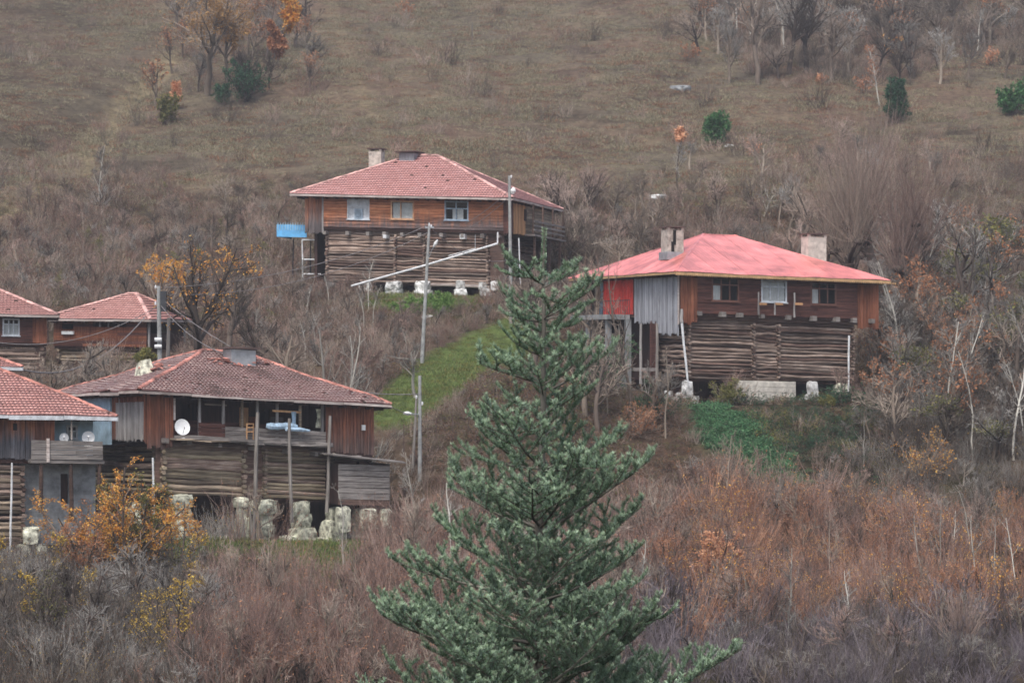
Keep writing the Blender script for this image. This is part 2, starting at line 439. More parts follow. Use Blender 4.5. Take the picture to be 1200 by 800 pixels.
def hboards(H, root, mat, F, a0, a1, z0, z1, hgt, holes=(), mats=None, name='wall_board', th=.035, seg=None):
    n = max(1, round((z1 - z0) / hgt)); hh = (z1 - z0) / n
    for k in range(n):
        za, zb = z0 + k * hh, z0 + (k + 1) * hh; zc = (za + zb) / 2
        hs_ = sorted([h for h in holes if h[2] < zc < h[3]]); cur = a0; spans = []
        for h in hs_: spans.append((cur, h[0])); cur = h[1]
        spans.append((cur, a1))
        for (p_, q_) in spans:
            if q_ - p_ < .06: continue
            cuts = [p_]
            if seg:
                while q_ - cuts[-1] > seg * 1.3: cuts.append(cuts[-1] + seg * rnd.uniform(.7, 1.2))
                if q_ - cuts[-1] < .5: cuts[-1] = q_ if len(cuts) > 1 else cuts[-1]
            if cuts[-1] != q_: cuts.append(q_)
            for e, f_ in zip(cuts[:-1], cuts[1:]):
                put_piece(H, root, name, 'plank', mat if not mats else rnd.choice(mats), F, (e + f_) / 2, th * rnd.uniform(.6, 1.5), zc, f_ - e - .008, th, hh * rnd.uniform(.84, .97), rnd.uniform(-.003, .003))
def vboards(H, root, mat, F, a0, a1, z0, z1, wid, holes=(), mats=None, name='upright_board', th=.03, ragged=0.0):
    n = max(1, round((a1 - a0) / wid)); ww = (a1 - a0) / n
    for k in range(n):
        ac = a0 + (k + .5) * ww
        hs_ = sorted([h[2:] for h in holes if h[0] < ac < h[1]]); cur = z0 - (rnd.uniform(0, ragged) if ragged else 0); sp = []
        for h in hs_: sp.append((cur, h[0])); cur = h[1]
        sp.append((cur, z1))
        for (p_, q_) in sp:
            if q_ - p_ < .06: continue
            put_piece(H, root, name, 'plank', mat if not mats else rnd.choice(mats), F, ac, th * rnd.uniform(.6, 1.7), (p_ + q_) / 2, ww * rnd.uniform(.86, .97), th, q_ - p_, rnd.uniform(-.006, .006), horiz=False)
def logs(H, root, mats, F, a0, a1, z0, z1, d, off=0, name='log', ragged=.25, bays=()):
    """courses of logs; bays = positions along the wall where cross logs show their ends"""
    n = max(1, round((z1 - z0) / d)); dd = (z1 - z0) / n
    cuts = [a0] + list(bays) + [a1]
    for k in range(n):
        zc = z0 + (k + .5) * dd
        for p_, q_ in zip(cuts[:-1], cuts[1:]):
            e0 = rnd.uniform(0, ragged); e1 = rnd.uniform(0, ragged)
            put_piece(H, root, name, 'log', rnd.choice(mats), F, (p_ + q_ + e1 - e0) / 2 * 1.0, off - dd * .35 + rnd.uniform(-.06, .06), zc + rnd.uniform(-.03, .03), (q_ - p_) + (e0 + e1) * .6, dd * 1.05, dd * rnd.uniform(.85, 1.28), rnd.uniform(-.01, .01))
        for c_ in cuts:
            x_, y_ = F.xy(c_, off + .0); z_ = zc + dd * .5
            if k == n - 1: continue
            ln = rnd.uniform(.5, .75)
            xx, yy = F.xy(c_ + rnd.uniform(-.03, .03), off + .22 - ln / 2)
            link('log_end', piece_mesh('log', rnd.choice(mats)), root, (xx, yy, z_ + H.ax * xx + H.ay * yy), (0, 0, F.ang + math.pi / 2), (ln, dd * .95, dd * .8))
def core_shell(H, root, mat, z0, z1, holes=({}, {}, {}, {}), inset=.12, which=(0, 1, 2, 3)):
    for i, F in enumerate(faces(H, inset)):
        if i not in which: continue
        Ln = H.L if i in (0, 3) else H.W
        core(H, root, mat, F, inset + .002 * i, Ln - inset, z0, z1, holes[i])
def window(H, root, F, u0, u1, v0, v1, frame, bars_h=(), bars_v=(), pane=None, curtain=None, depth=0, cw=.09, full_board=None, off=.05):
    um = (u0 + u1) / 2
    a0, a1 = F.au(u0, off), F.au(u1, off); z1, z0 = F.zv(um, v0, off), F.zv(um, v1, off)
    b_ = MB()
    for r in ((a0, a1, z1 - cw, z1), (a0, a1, z0, z0 + cw * .8), (a0, a0 + cw, z0 + cw * .8, z1 - cw), (a1 - cw, a1, z0 + cw * .8, z1 - cw)):
        fbox_mb(b_, F, r[0], r[1], -.06, off + .03, r[2], r[3])
    fr = b_.build('window', frame, root, fn=H.warp)
    fbox(H, fr, 'sill', frame, F, a0 - .06, a1 + .06, .035, off + .09, z0 - .06, z0 - .003)
    i0, i1, j0, j1 = a0 + cw, a1 - cw, z0 + cw * .8, z1 - cw
    hb = [j0] + [j0 + (j1 - j0) * q for q in bars_h] + [j1]; t_ = .035
    for q in bars_h:
        zz = j0 + (j1 - j0) * q; fbox(H, fr, 'glazing_bar', frame, F, i0, i1, 0, off + .02, zz - t_, zz + t_)
    if pane:
        for (p_, q_) in zip(hb[:-1], hb[1:]):
            vb = [i0] + [i0 + (i1 - i0) * e for e in bars_v] + [i1]
            for (e, f_) in zip(vb[:-1], vb[1:]): fbox(H, fr, 'pane', pane, F, e + .004, f_ - .004, .004, .016, p_ + .004, q_ - .004)
    for e in bars_v:
        aa = i0 + (i1 - i0) * e
        for (p_, q_) in zip(hb[:-1], hb[1:]): fbox(H, fr, 'glazing_bar', frame, F, aa - t_, aa + t_, -.002, off + .015, p_ + t_ * .9, q_ - t_ * .9)
    for (q0, q1, h0, h1, cm, nm) in (curtain or ()):
        bb = MB(); n = 10; A0 = i0 + (i1 - i0) * q0; A1 = i0 + (i1 - i0) * q1; Z0 = j0 + (j1 - j0) * h0; Z1 = j0 + (j1 - j0) * h1
        for k in range(n + 1):
            a_ = A0 + (A1 - A0) * k / n; x_, y_ = F.xy(a_, -.02 - .018 * math.sin(k * 2.1)); bb.v += [(x_, y_, Z0), (x_, y_, Z1)]
        for k in range(n): bb.f.append((2 * k, 2 * k + 2, 2 * k + 3, 2 * k + 1))
        bb.build(nm, cm, fr, fn=H.warp)
    return fr, (a0, a1, z0, z1)
def hole(F, u0, u1, v0, v1, off=.05, g=.02):
    um = (u0 + u1) / 2
    return (F.au(u0, off) + g, F.au(u1, off) - g, F.zv(um, v1, off) + g, F.zv(um, v0, off) - g)

def roof(H, root, ov, r0, r1, yr, ze, zr, tile=None, capm=None, deck=None, fascia=None, tw=.21, th=.31, sag=.05, messy=.02, sheet=None, fascia_h=.14, caps=True, ovr=None, fname='fascia'):
    ol, orr, of, ob = ovr or (ov, ov, ov, ov)
    E = [(-ol, -of, ze), (H.L + orr, -of, ze), (H.L + orr, H.W + ob, ze), (-ol, H.W + ob, ze)]
    A, B = (r0, yr, zr), (r1, yr, zr)
    def sg(x_, y_, z_):
        k = (zr - z_) / max(.01, zr - ze)
        z_ += sag * fbm(np.array([x_ / 2.7 + 3]), np.array([y_ / 2.7 + H.L]), 3, 5)[0] * min(1, k * 3 + .3)
        return H.warp(x_, y_, z_)
    b_ = MB(); b_.v = [H.warp(*p_) for p_ in E + [A, B]] + [H.warp(p_[0], p_[1], p_[2] - .12) for p_ in E + [A, B]]
    fs = [(0, 1, 5, 4), (1, 2, 5), (2, 3, 4, 5), (3, 0, 4)]
    b_.f = fs + [tuple(q + 6 for q in f_[::-1]) for f_ in fs] + [(0, 6, 7, 1), (1, 7, 8, 2), (2, 8, 9, 3), (3, 9, 6, 0)]
    rf = b_.build('roof', deck, root)
    planes = [(E[0], E[1], B, A), (E[1], E[2], B, B), (E[2], E[3], A, B), (E[3], E[0], A, A)]
    for pi, (P0, P1, P2, P3) in enumerate(planes):
        P0, P1, P2, P3 = map(Vector, (P0, P1, P2, P3)); d_ = (P1 - P0).normalized(); wd = (P1 - P0).length
        base = P0; up = (P3 - P0) - d_ * (P3 - P0).dot(d_); sl = up.length; upn = up.normalized(); nrm = d_.cross(upn).normalized()
        aL1 = (P3 - P0).dot(d_); aR1 = (P2 - P0).dot(d_)
        if tile:
            V = []; Fc = []; Bt = []; n = int(sl / th) + 1; hh = sl / n
            for k in range(n):
                t0, t1 = k * hh, min(sl, (k + 1.12) * hh); tm = (k + .5) / n
                L_, R_ = aL1 * tm, wd + (aR1 - wd) * tm
                q = math.floor(L_ / tw)
                while q * tw < R_:
                    x0, x1 = max(L_ - .02, q * tw), min(R_ + .02, (q + 1) * tw); q += 1
                    if x1 - x0 < .05: continue
                    if rnd.random() < messy * .25: continue
                    jt = rnd.gauss(0, messy * .8) * tw; jz = abs(rnd.gauss(0, messy)) * .12; xm = x0 + (x1 - x0) * .4
                    i = len(V)
                    for (xx, hz) in ((x0 + .004, .0), (xm, .04), (x1 - .004, .0)):
                        for (tt, e) in ((t0 - (.03 if k == 0 else 0), hz + .075 + jz), (t1, hz)):
                            pp = base + d_ * (xx + (jt if tt == t0 else 0)) + upn * tt + nrm * e; V.append(sg(*pp))
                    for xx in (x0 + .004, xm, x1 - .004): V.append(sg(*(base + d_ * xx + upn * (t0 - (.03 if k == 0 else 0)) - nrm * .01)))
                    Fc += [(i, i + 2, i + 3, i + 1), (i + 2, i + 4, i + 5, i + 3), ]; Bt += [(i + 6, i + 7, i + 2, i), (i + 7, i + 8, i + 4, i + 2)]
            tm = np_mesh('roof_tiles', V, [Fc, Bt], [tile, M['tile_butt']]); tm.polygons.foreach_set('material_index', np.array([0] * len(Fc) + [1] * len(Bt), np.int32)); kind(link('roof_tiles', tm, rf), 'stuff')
        if sheet:
            n = max(2, round(wd / .95)); ws = wd / n
            for k in range(n):
                a0, a1 = k * ws, (k + 1) * ws; bb = MB(); m_ = 8
                for q in range(m_ + 1):
                    a_ = a0 + (a1 - a0) * q / m_
                    t0 = 0.0
                    if a_ < aL1: tt = sl * a_ / max(aL1, 1e-6)
                    elif a_ > aR1: tt = sl * (wd - a_) / max(wd - aR1, 1e-6)
                    else: tt = sl
                    rz = .02 * (q % 2) + .01 * (k % 2) + .035
                    for t_ in (-.06, tt): bb.v.append(sg(*(base + d_ * a_ + upn * t_ + nrm * rz)))
                for q in range(m_): bb.f.append((2 * q, 2 * q + 2, 2 * q + 3, 2 * q + 1))
                bb.build('roof_sheet', sheet, rf)
    if caps:
        for (p_, q_) in ((E[0], A), (E[1], B), (E[2], B), (E[3], A), (A, B)):
            p_, q_ = Vector(p_), Vector(q_); ln = (q_ - p_).length; st = .40 if tile else 1.9; n = max(1, int(ln / st))
            for k in range(n):
                m0 = p_.lerp(q_, (k + .0) / n); m1 = p_.lerp(q_, (k + 1.06) / n)
                a_ = Vector(sg(*m0)); c_ = Vector(sg(*m1)); dv = c_ - a_; mid_ = (a_ + c_) / 2
                az = math.atan2(dv.y, dv.x); el = math.atan2(dv.z, math.hypot(dv.x, dv.y))
                o_ = link('hip_cap', piece_mesh('cap', capm), rf, mid_ + Vector((0, 0, .055 if tile else .03)), (rnd.gauss(0, messy * 1.5), -el, az + rnd.gauss(0, messy)), (dv.length * .99, .26 if tile else .2, .22 if tile else .1))
    if fascia:
        for i, F in enumerate((Face(H, (-ol, -of), (1, 0), (0, -1)), Face(H, (-ol, H.W + ob), (0, -1), (-1, 0)), Face(H, (H.L + orr, -of), (0, 1), (1, 0)), Face(H, (H.L + orr, H.W + ob), (-1, 0), (0, 1)))):
            Ln = H.L + ol + orr if i in (0, 3) else H.W + of + ob
            n = max(2, round(Ln / 2.6))
            for k in range(n):
                if messy > .06 and rnd.random() < .2: continue
                put_piece(H, rf, fname, 'plank', fascia, F, (k + .5) * Ln / n, .02, ze - fascia_h * .45 + rnd.uniform(-.6, .6) * messy, Ln / n - .02, .04, fascia_h * rnd.uniform(.85, 1.05), rnd.gauss(0, messy * .12))
    # rafter tails under the eave
    bb = MB()
    for i, F in enumerate(faces(H)):
        Ln = H.L if i in (0, 3) else H.W; o_ = (of, ol, orr, ob)[i]
        a_ = .2
        while a_ < Ln: fbox_mb(bb, F, a_ - .04, a_ + .04, -.3, o_ - .03, ze - .24, ze - .125); a_ += .75
    kind(bb.build('rafters', deck, rf, fn=H.warp), 'stuff')
    return rf
def chimney(H, root, x_, y_, zb, zt, sx, sy, mat, capmat, flue=None, pots=4):
    b_ = MB(); b_.box(x_ - sx / 2, x_ + sx / 2, y_ - sy / 2, y_ + sy / 2, zb, zt)
    ch = b_.build('chimney', mat, root, fn=H.warp)
    for i in range(2):
        for j in range(2):
            bb = MB(); cx = x_ + (i - .5) * (sx - .16); cy = y_ + (j - .5) * (sy - .16); bb.box(cx - .08, cx + .08, cy - .08, cy + .08, zt + .003, zt + .16); bb.build('cap_leg', mat, ch, fn=H.warp)
    bb = MB(); bb.box(x_ - sx / 2 + .12, x_ + sx / 2 - .12, y_ - sy / 2 + .12, y_ + sy / 2 - .12, zt - .3, zt + .012); bb.build('flue', flue or capmat, ch, fn=H.warp)
    bb = MB(); bb.box8([H.warp(x_ + a_ * (sx / 2 + .1), y_ + c_ * (sy / 2 + .1), zt + q + a_ * .02) for q in (.163, .23) for a_, c_ in ((-1, -1), (1, -1), (1, 1), (-1, 1))]); bb.build('cap_slab', capmat, ch)
    return ch
def stones(H, root, mat, F, lst, off=0.1, name='foundation_stone'):
    """lst: (u, v_bottom, v_top, width px): boulders stacked in pillars"""
    for (u, vb, vt, wp) in lst:
        a_ = F.au(u, off); D = H.world(*F.xy(a_, off))[1]; z0 = F.zv(u, vb, off); z1 = F.zv(u, vt, off); wm = wp / FPX * D
        x_, y_ = F.xy(a_, off)
        link(name, piece_mesh('stone', mat), root, (x_, y_, (z0 + z1) / 2 + H.ax * x_ + H.ay * y_), (rnd.uniform(-.06, .06), rnd.uniform(-.06, .06), F.ang + rnd.uniform(-.35, .35)), (wm * 1.08, wm * 1.0, (z1 - z0) * 1.1))
def post(H, root, mat, F, u0, v0, u1, v1, off, r=.06, name='post', n=7, sub=None, D=None):
    a0, a1 = F.au(u0, off), F.au(u1, off); x0, y0 = F.xy(a0, off); x1, y1 = F.xy(a1, off)
    b_ = MB(); p0 = Vector((x0, y0, F.zv(u0, v0, off))); p1 = Vector((x1, y1, F.zv(u1, v1, off)))
    ps = [p0.lerp(p1, q / 3) + (Vector((rnd.uniform(-1, 1), rnd.uniform(-1, 1), 0)) * (r * .3 if 0 < q < 3 else 0)) for q in range(4)]
    b_.tube(ps, [r * 1.1, r, r * .95, r * .85], n); return b_.build(name, mat, root, fn=H.warp)
def zat(H, x_, y_, v): q = H.world(x_, y_, 0); return (400 - v) / FPX * q[1] - q[2]
def root_of(H, name, label):
    return thing(name, label, 'house', H.o, H.yaw)

# ------------------------------------------------------------------ house materials
M = {}
M['orange_h'] = wood('pine_board_orange', [(96, 62, 44), (178, 114, 80), (208, 148, 108)], 'h', (7.9, 8.9, (112, 98, 96)))
M['orange_v'] = wood('pine_board_upright', [(84, 54, 42), (158, 96, 66), (196, 138, 100)], 'v', (8.2, 9.9, (110, 102, 102)))
M['tan'] = wood('fresh_board_tan', [(140, 104, 74), (190, 146, 104), (212, 172, 130)], 'v')
M['dark_h'] = wood('old_board_dark', [(46, 30, 28), (84, 54, 48), (112, 76, 66)], 'h')
M['redv'] = wood('stained_board_red', [(68, 42, 32), (122, 74, 54), (152, 102, 78)], 'v')
M['redv2'] = wood('stained_board_russet', [(64, 40, 32), (120, 72, 52), (162, 108, 82)], 'v', (-5.6, -4.2, (104, 84, 78)))
M['grey_v'] = wood('weathered_board_grey', [(92, 86, 84), (146, 142, 140), (176, 174, 172)], 'v')
M['grey_v2'] = wood('weathered_board_silver', [(96, 98, 102), (142, 146, 152), (172, 176, 184)], 'v')
M['grey_h'] = wood('weathered_plank_grey', [(74, 68, 66), (126, 120, 116), (164, 158, 152)], 'h')
M['log_red'] = wood('old_log_brown', [(60, 50, 44), (118, 101, 91), (178, 162, 150)], 'h')
M['log_red2'] = wood('old_log_pale', [(84, 70, 62), (140, 120, 108), (196, 178, 164)], 'h')
M['log_tan'] = wood('old_log_tan', [(96, 84, 70), (152, 138, 116), (190, 176, 152)], 'h')
M['log_tan2'] = wood('old_log_grey', [(84, 74, 66), (134, 120, 104), (176, 160, 138)], 'h')
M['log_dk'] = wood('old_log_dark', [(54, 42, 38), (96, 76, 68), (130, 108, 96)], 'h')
M['fl_v'] = wood('board_orange_grey', [(88, 58, 44), (160, 104, 74), (190, 136, 100)], 'v', (-4.9, -4.0, (110, 110, 116)))
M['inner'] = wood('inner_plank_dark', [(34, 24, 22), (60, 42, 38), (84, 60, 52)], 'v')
M['deck'] = plain('roof_deck_wood', (70, 52, 46))
M['fascia_pale'] = wood('eave_board_pale', [(110, 96, 90), (176, 164, 158), (206, 198, 192)], 'h')
M['fascia_y'] = plain('eave_trim_straw', (196, 160, 118), .6)
M['fascia_w'] = plain('eave_board_white', (208, 212, 216), .5)
M['tile_mid'] = tiles_mat('roof_tile_rose', [(204, 146, 140), (212, 156, 150), (224, 174, 170)], (.35, (124, 96, 98)))
M['tile_ll'] = tiles_mat('roof_tile_aged', [(148, 130, 124), (162, 144, 138), (186, 166, 158)], (.8, (140, 130, 134)))
M['tile_l'] = tiles_mat('roof_tile_left', [(188, 136, 126), (200, 148, 140), (212, 164, 154)], (.55, (134, 110, 106)))
M['tile_butt'] = plain('tile_edge_shade', (116, 84, 82))  # tile butts coloured darker to paint in the shade lines between courses
M['cap'] = plain('ridge_tile_clay', (164, 112, 100), .7, .4, 1.2)
M['cap_l'] = plain('ridge_tile_worn', (190, 148, 140), .7, .35, 1.2)
M['sheet'] = plain('roof_sheet_red', (218, 126, 120), .26, .2, .45, 1.0)
M['concrete'] = plain('chimney_render', (176, 168, 158), .9, .22)
M['conc_pale'] = plain('concrete_pale', (198, 192, 182), .9, .12)
M['conc_grey'] = plain('concrete_grey', (138, 140, 142), .9, .2, 1.4)
M['soot'] = plain('soot_black', (28, 25, 25), .9)
M['capst'] = plain('cap_stone', (92, 76, 72), .9)
M['stone'] = plain('sandstone', (180, 172, 154), .95, .5, 3.4)
M['stone_w'] = plain('limestone_pale', (204, 198, 182), .95, .4, 2.6)
M['white'] = plain('paint_white', (214, 216, 218), .5, .08)
M['curtain'] = plain('curtain_white', (240, 240, 238), .8, .05)
M['frame_w'] = plain('window_white', (190, 196, 202), .5, .1)
M['frame_b'] = plain('window_bluegrey', (146, 162, 178), .5, .15)
M['frame_d'] = plain('window_brown', (104, 72, 62), .6)
M['frame_t'] = plain('window_tan', (196, 156, 122), .6)
M['blue'] = plain('sheet_blue', (104, 176, 226), .45, .08)
M['paleblue'] = plain('paint_pale_blue', (156, 182, 200), .8, .16, 1.0)
M['redpaint'] = plain('paint_red', (200, 66, 58), .6, .1)
M['metal'] = plain('galvanised_metal', (168, 172, 176), .45, .1, 3, .5, .5)
M['rail'] = plain('iron_dark', (60, 62, 66), .6)
M['pole'] = plain('pole_concrete', (150, 152, 150), .85, .12)
M['polew'] = wood('pole_timber', [(90, 84, 80), (134, 128, 122), (160, 154, 148)], 'v')
M['dish'] = plain('dish_white', (226, 228, 228), .4, .05)
M['wire'] = plain('cable_grey', (120, 116, 116), .7)
M['cloth'] = plain('cloth_lightblue', (170, 194, 214), .9, .15, 5)
gm, t, b = nodes('window_glass', .08, .5)
b.inputs['Base Color'].default_value = (.02, .025, .03, 1)
tb = t.nodes.new('ShaderNodeBsdfTransparent'); tb.inputs[0].default_value = (.95, .97, .98, 1); ms = t.nodes.new('ShaderNodeMixShader'); ms.inputs[0].default_value = .84
t.links.new(b.outputs[0], ms.inputs[1]); t.links.new(tb.outputs[0], ms.inputs[2]); t.links.new(ms.outputs[0], t.nodes['Material Output'].inputs[0]); M['glass'] = gm

for q_ in ('log_red', 'log_red2', 'log_tan', 'log_tan2', 'log_dk'):
    for n_ in M[q_].node_tree.nodes:
        if n_.bl_idname == 'ShaderNodeMapRange': n_.inputs[3].default_value = .55; n_.inputs[4].default_value = 1.4
def floor_slab(H, root, mat, z_, th=.15, g=.02, name='floor'):
    b_ = MB(); b_.box(g, H.L - g, g, H.W - g, z_ - th, z_); return b_.build(name, mat, root, fn=H.warp)
def beam_ends(H, root, F, us, v, mat, off0=-.3, off1=.32, s=.11, dz=0, mats=None):
    for u in us:
        a_ = F.au(u, off1); z_ = F.zv(u, v(u) if callable(v) else v, off1)
        k = rnd.uniform(.8, 1.3)
        fbox(H, root, 'beam_end', mat, F, a_ - s * k, a_ + s * k, off0, off1 * rnd.uniform(.6, 1.25), z_ - s * k, z_ + s * k)

# ================================================================== house with the blue balcony (upper middle)
H = MIDH; root = root_of(H, 'log_house', 'orange boarded log house with a blue balcony and red tiled roof, highest on the slope')
F, Lf, Rt, Bk = faces(H)
zf = F.zv(480, 268, 0); ze = F.zv(480, 230, .8); zl = F.zv(480, 332, -.3)
zr = zat(H, 7, 5.3, 183)
w1, w2, w3 = (407, 433, 233, 257), (458, 485, 235.5, 257), (521, 549, 235.5, 258)
hls = [hole(F, *w1), hole(F, *w2), hole(F, *w3)]
core_shell(H, root, M['inner'], zf, ze + .1, (hls, [], [], []), .12)
floor_slab(H, root, M['inner'], zf)
aA, aB = F.au(378), F.au(590)
hboards(H, root, M['orange_h'], F, aA, aB, zf, ze + .05, .2, hls, seg=4.2)
vboards(H, root, M['orange_v'], F, 0, aA - .01, zf - .42, ze + .05, .24, ragged=.1)
vboards(H, root, M['dark_h'], F, aB + .01, H.L, zf - .1, ze + .05, .2, ragged=.1)
bm_ = F.au(378, .1); fbox(H, root, 'corner_trim', M['grey_v'], F, bm_ - .06, bm_ + .06, .04, .09, zf - .45, ze)
fr, _ = window(H, root, F, *w1, M['frame_w'], (.62,), (.5,), None, [(0, 1, .0, 1, M['frame_w'], 'shutter')])
a_ = F.au(420, .1); z_ = F.zv(420, 250, .1)
for nm_, mt_, e0, e1, f0, f1, o_ in (('hatch', M['frame_b'], -.3, .3, -.42, .32, .03), ('hatch_pane', M['glass'], -.2, .2, -.3, .2, .05)): fbox(H, fr, nm_, mt_, F, a_ + e0, a_ + e1, .01, .06 + o_, z_ + f0, z_ + f1)
window(H, root, F, *w2, M['frame_t'], (), (.42,), M['glass'], [(.03, .4, 0, .97, M['curtain'], 'curtain'), (.45, .98, 0, .97, M['curtain'], 'curtain')])
window(H, root, F, *w3, M['frame_b'], (.62,), (.48,), M['glass'], [(.52, .8, 0, .6, M['curtain'], 'curtain'), (.3, .45, 0, .6, M['curtain'], 'curtain')])
beam_ends(H, root, F, (380, 406, 431, 450, 470, 491, 517, 541, 565, 583), lambda u: 272.5 + (u - 380) * .02, M['grey_h'])
beam_ends(H, root, F, (451, 541), 277, M['white'], s=.14)
fbox(H, root, 'bearer_beam', M['log_dk'], F, .3, H.L - .3, -.6, -.2, zf - .3, zf - .16)
lm = [M['log_red'], M['log_red'], M['log_red2'], M['log_dk']]
logs(H, root, lm, F, F.au(384, -.3), F.au(572, -.3), zl, zf - .3, .2, -.25, bays=(F.au(464, -.3), F.au(498, -.3)))
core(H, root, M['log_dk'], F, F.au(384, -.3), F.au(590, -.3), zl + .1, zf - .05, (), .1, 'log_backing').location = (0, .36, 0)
logs(H, root, lm, Rt, .9, H.W - .2, zl, zf - .3, .26, -1.4)
core(H, root, M['inner'], Lf, .3, H.W - .5, zl, zf - .05, (), .2, 'log_backing').location = (.5, 0, 0)
core(H, root, M['inner'], Bk, .3, H.L - .3, zl - 1, zf - .05, (), .2, 'log_backing').location = (0, -.4, 0)
fbox(H, root, 'floor', M['inner'], F, .5, H.L - 1.4, -H.W + .5, -.4, zl - .12, zl)
put_piece(H, root, 'sill_log', 'log', M['fascia_pale'], F, F.au(538, 0), -.2, zl - .05, 4.2, .3, .22)
core(H, root, M['inner'], F, .6, H.L - 1, zl - 1.4, zl - .13, (), .1, 'light_block_wall').location = (0, 3.2, 0)  # dark walls added under the floor to keep light out between the piers
core(H, root, M['inner'], Lf, .3, H.W - .8, zl - 1.4, zl - .13, (), .1, 'light_block_wall').location = (.6, 0, 0)
core(H, root, M['inner'], Rt, .9, H.W - .8, zl - 1.4, zl - .13, (), .1, 'light_block_wall').location = (-1.2, 0, 0)
stones(H, root, M['stone_w'], F, [(386, 341, 332, 8), (429, 347, 331, 13), (462, 349, 338, 15), (462, 340, 330, 16), (496, 350, 340, 17), (496, 341, 330, 14), (540, 350, 339, 14), (540, 340, 329, 10), (569, 347, 338, 12), (566, 339, 331, 9), (580, 340, 330, 9)], -.2)
# right side: tan corner room, open porch behind it
vboards(H, root, M['dark_h'], Rt, 0, .7, zf - .05, ze, .2); vboards(H, root, M['tan'], Rt, .75, 3.4, zf - .1, ze, .28)
aR = Rt.au(616, .1); fbox(H, root, 'small_window', M['inner'], Rt, aR - .28, aR + .28, .03, .09, zf + .9, zf + 1.7)
hboards(H, root, M['log_tan2'], Rt, 3.5, H.W, zf, ze, .22)
por = fbox(H, root, 'porch_floor', M['grey_h'], Rt, 3.2, H.W + .3, 0.05, .8, zf - .12, zf)
for q in (.25, .55, .85): fbox(H, por, 'porch_rail', M['grey_h'], Rt, 3.3, H.W + .2, 0.68, .74, zf + q, zf + q + .12)
for q in (3.4, 5.6, 8, H.W + .1): fbox(H, por, 'porch_post', M['log_dk'], Rt, q - .07, q + .07, 0.58, .69, zf + .003, ze - .1)
for q in (4, 7.5, 10): fbox(H, por, 'porch_leg', M['log_dk'], Rt, q - .08, q + .08, 0.45, .6, zl - 1, zf - .123)
post(H, root, M['white'], F, 608, 279, 610, 335, .1, .045, 'drainpipe')
# balcony on the left
bal = fbox(H, root, 'balcony', M['blue'], F, F.au(325, -.6), -.14, -.66, -.6, F.zv(330, 277.5, -.6), F.zv(330, 263, -.6))
fbox(H, bal, 'balcony_floor', M['inner'], F, F.au(325, -.6), -.14, -3.2, -.67, zf - .2, zf - .1)
fbox(H, bal, 'side_panel', M['blue'], F, F.au(325, -.6) - .05, F.au(325, -.6) - .002, -3.2, -.6, F.zv(330, 277.5, -.6), F.zv(330, 263, -.6))
for u in np.linspace(326, 355, 11): a_ = F.au(u, -.6); fbox(H, bal, 'picket', M['paleblue'], F, a_ - .022, a_ + .022, -.59, -.565, F.zv(u, 270, -.6), F.zv(u, 261, -.6))
for (u0, v0, u1, v1, nm) in ((355, 326, 354, 281, 'leg'), (371, 336, 372, 281, 'leg'), (355, 304, 372, 304, 'crossbar'), (355, 321, 376, 321, 'crossbar'), (354, 281, 372, 281, 'crossbar'), (343, 330, 344, 279, 'leg'), (364, 320, 364, 279, 'leg')):
    post(H, bal, M['white'] if u0 != 364 and u0 != 343 else M['rail'], F, u0, v0, u1, v1, -.7 if u0 != 364 and u0 != 343 else -2.6, .05, nm)
rf = roof(H, root, .8, 6.0, 7.9, 5.3, ze, zr, M['tile_mid'], M['cap_l'], M['deck'], M['fascia_pale'], messy=.02, ovr=(.8, .5, .8, .5))
chimney(H, root, 1.9 + .8, 6.9, ze - .2, zat(H, 2.7, 6.9, 178), .95, .75, M['concrete'], M['capst'], M['soot'])
dz = zat(H, 5.9, 4.9, 190)
dm = MB(); dm.box(5.35, 6.5, 4.4, 5.9, dz - .6, dz + .62); dmo = dm.build('dormer_box', M['grey_v2'], root, fn=H.warp)
dm = MB(); dm.box8([(5.1, 4.1, dz + .63), (6.7, 4.1, dz + .7), (6.7, 6.1, dz + .7), (5.1, 6.1, dz + .63), (5.1, 4.1, dz + .7), (6.7, 4.1, dz + .77), (6.7, 6.1, dz + .77), (5.1, 6.1, dz + .7)]); dm.build('dormer_lid', M['capst'], dmo, fn=H.warp)

# ================================================================== house with the red sheet roof (right)
H = REDH; root = root_of(H, 'log_house', 'dark brown log house with a smooth red sheet metal roof and two pale chimneys')
F, Lf, Rt, Bk = faces(H)
zf = F.zv(900, 370, 0); ze = F.zv(900, 323, .6); zl = F.zv(900, 446, -.4); zr = zat(H, 5.9, 6.65, 276)
w1, w2, w3 = (834, 866, 325, 353), (892, 922, 328, 354), (950, 980, 330, 357)
hls = [hole(F, *w1), hole(F, *w2), hole(F, *w3)]
core_shell(H, root, M['inner'], zf, ze + .1, (hls, [], [], []), .12, (0, 2, 3))
core(H, root, M['inner'], Lf, 4.7, H.W - .12, zf, ze + .1); floor_slab(H, root, M['inner'], zf)
aA, aB = F.au(817), F.au(1004)
hboards(H, root, M['dark_h'], F, aA, aB, zf, ze + .1, .2, hls, seg=4.0)
vboards(H, root, M['redv'], F, 0, aA - .01, zf - .55, ze + .1, .22, ragged=.1); vboards(H, root, M['redv'], F, aB + .01, H.L, zf - .5, ze + .1, .22, ragged=.12)
for ww, fm, cu in ((w1, M['frame_d'], [(.03, .33, 0, .68, M['curtain'], 'curtain')]), (w2, M['frame_w'], [(.02, .98, 0, .7, M['curtain'], 'curtain'), (.02, .98, .74, .98, M['curtain'], 'curtain')]), (w3, M['frame_d'], [(.03, .3, 0, .7, M['curtain'], 'curtain')])):
    window(H, root, F, *ww, fm, (.72,), (.33, .68), M['glass'], cu)
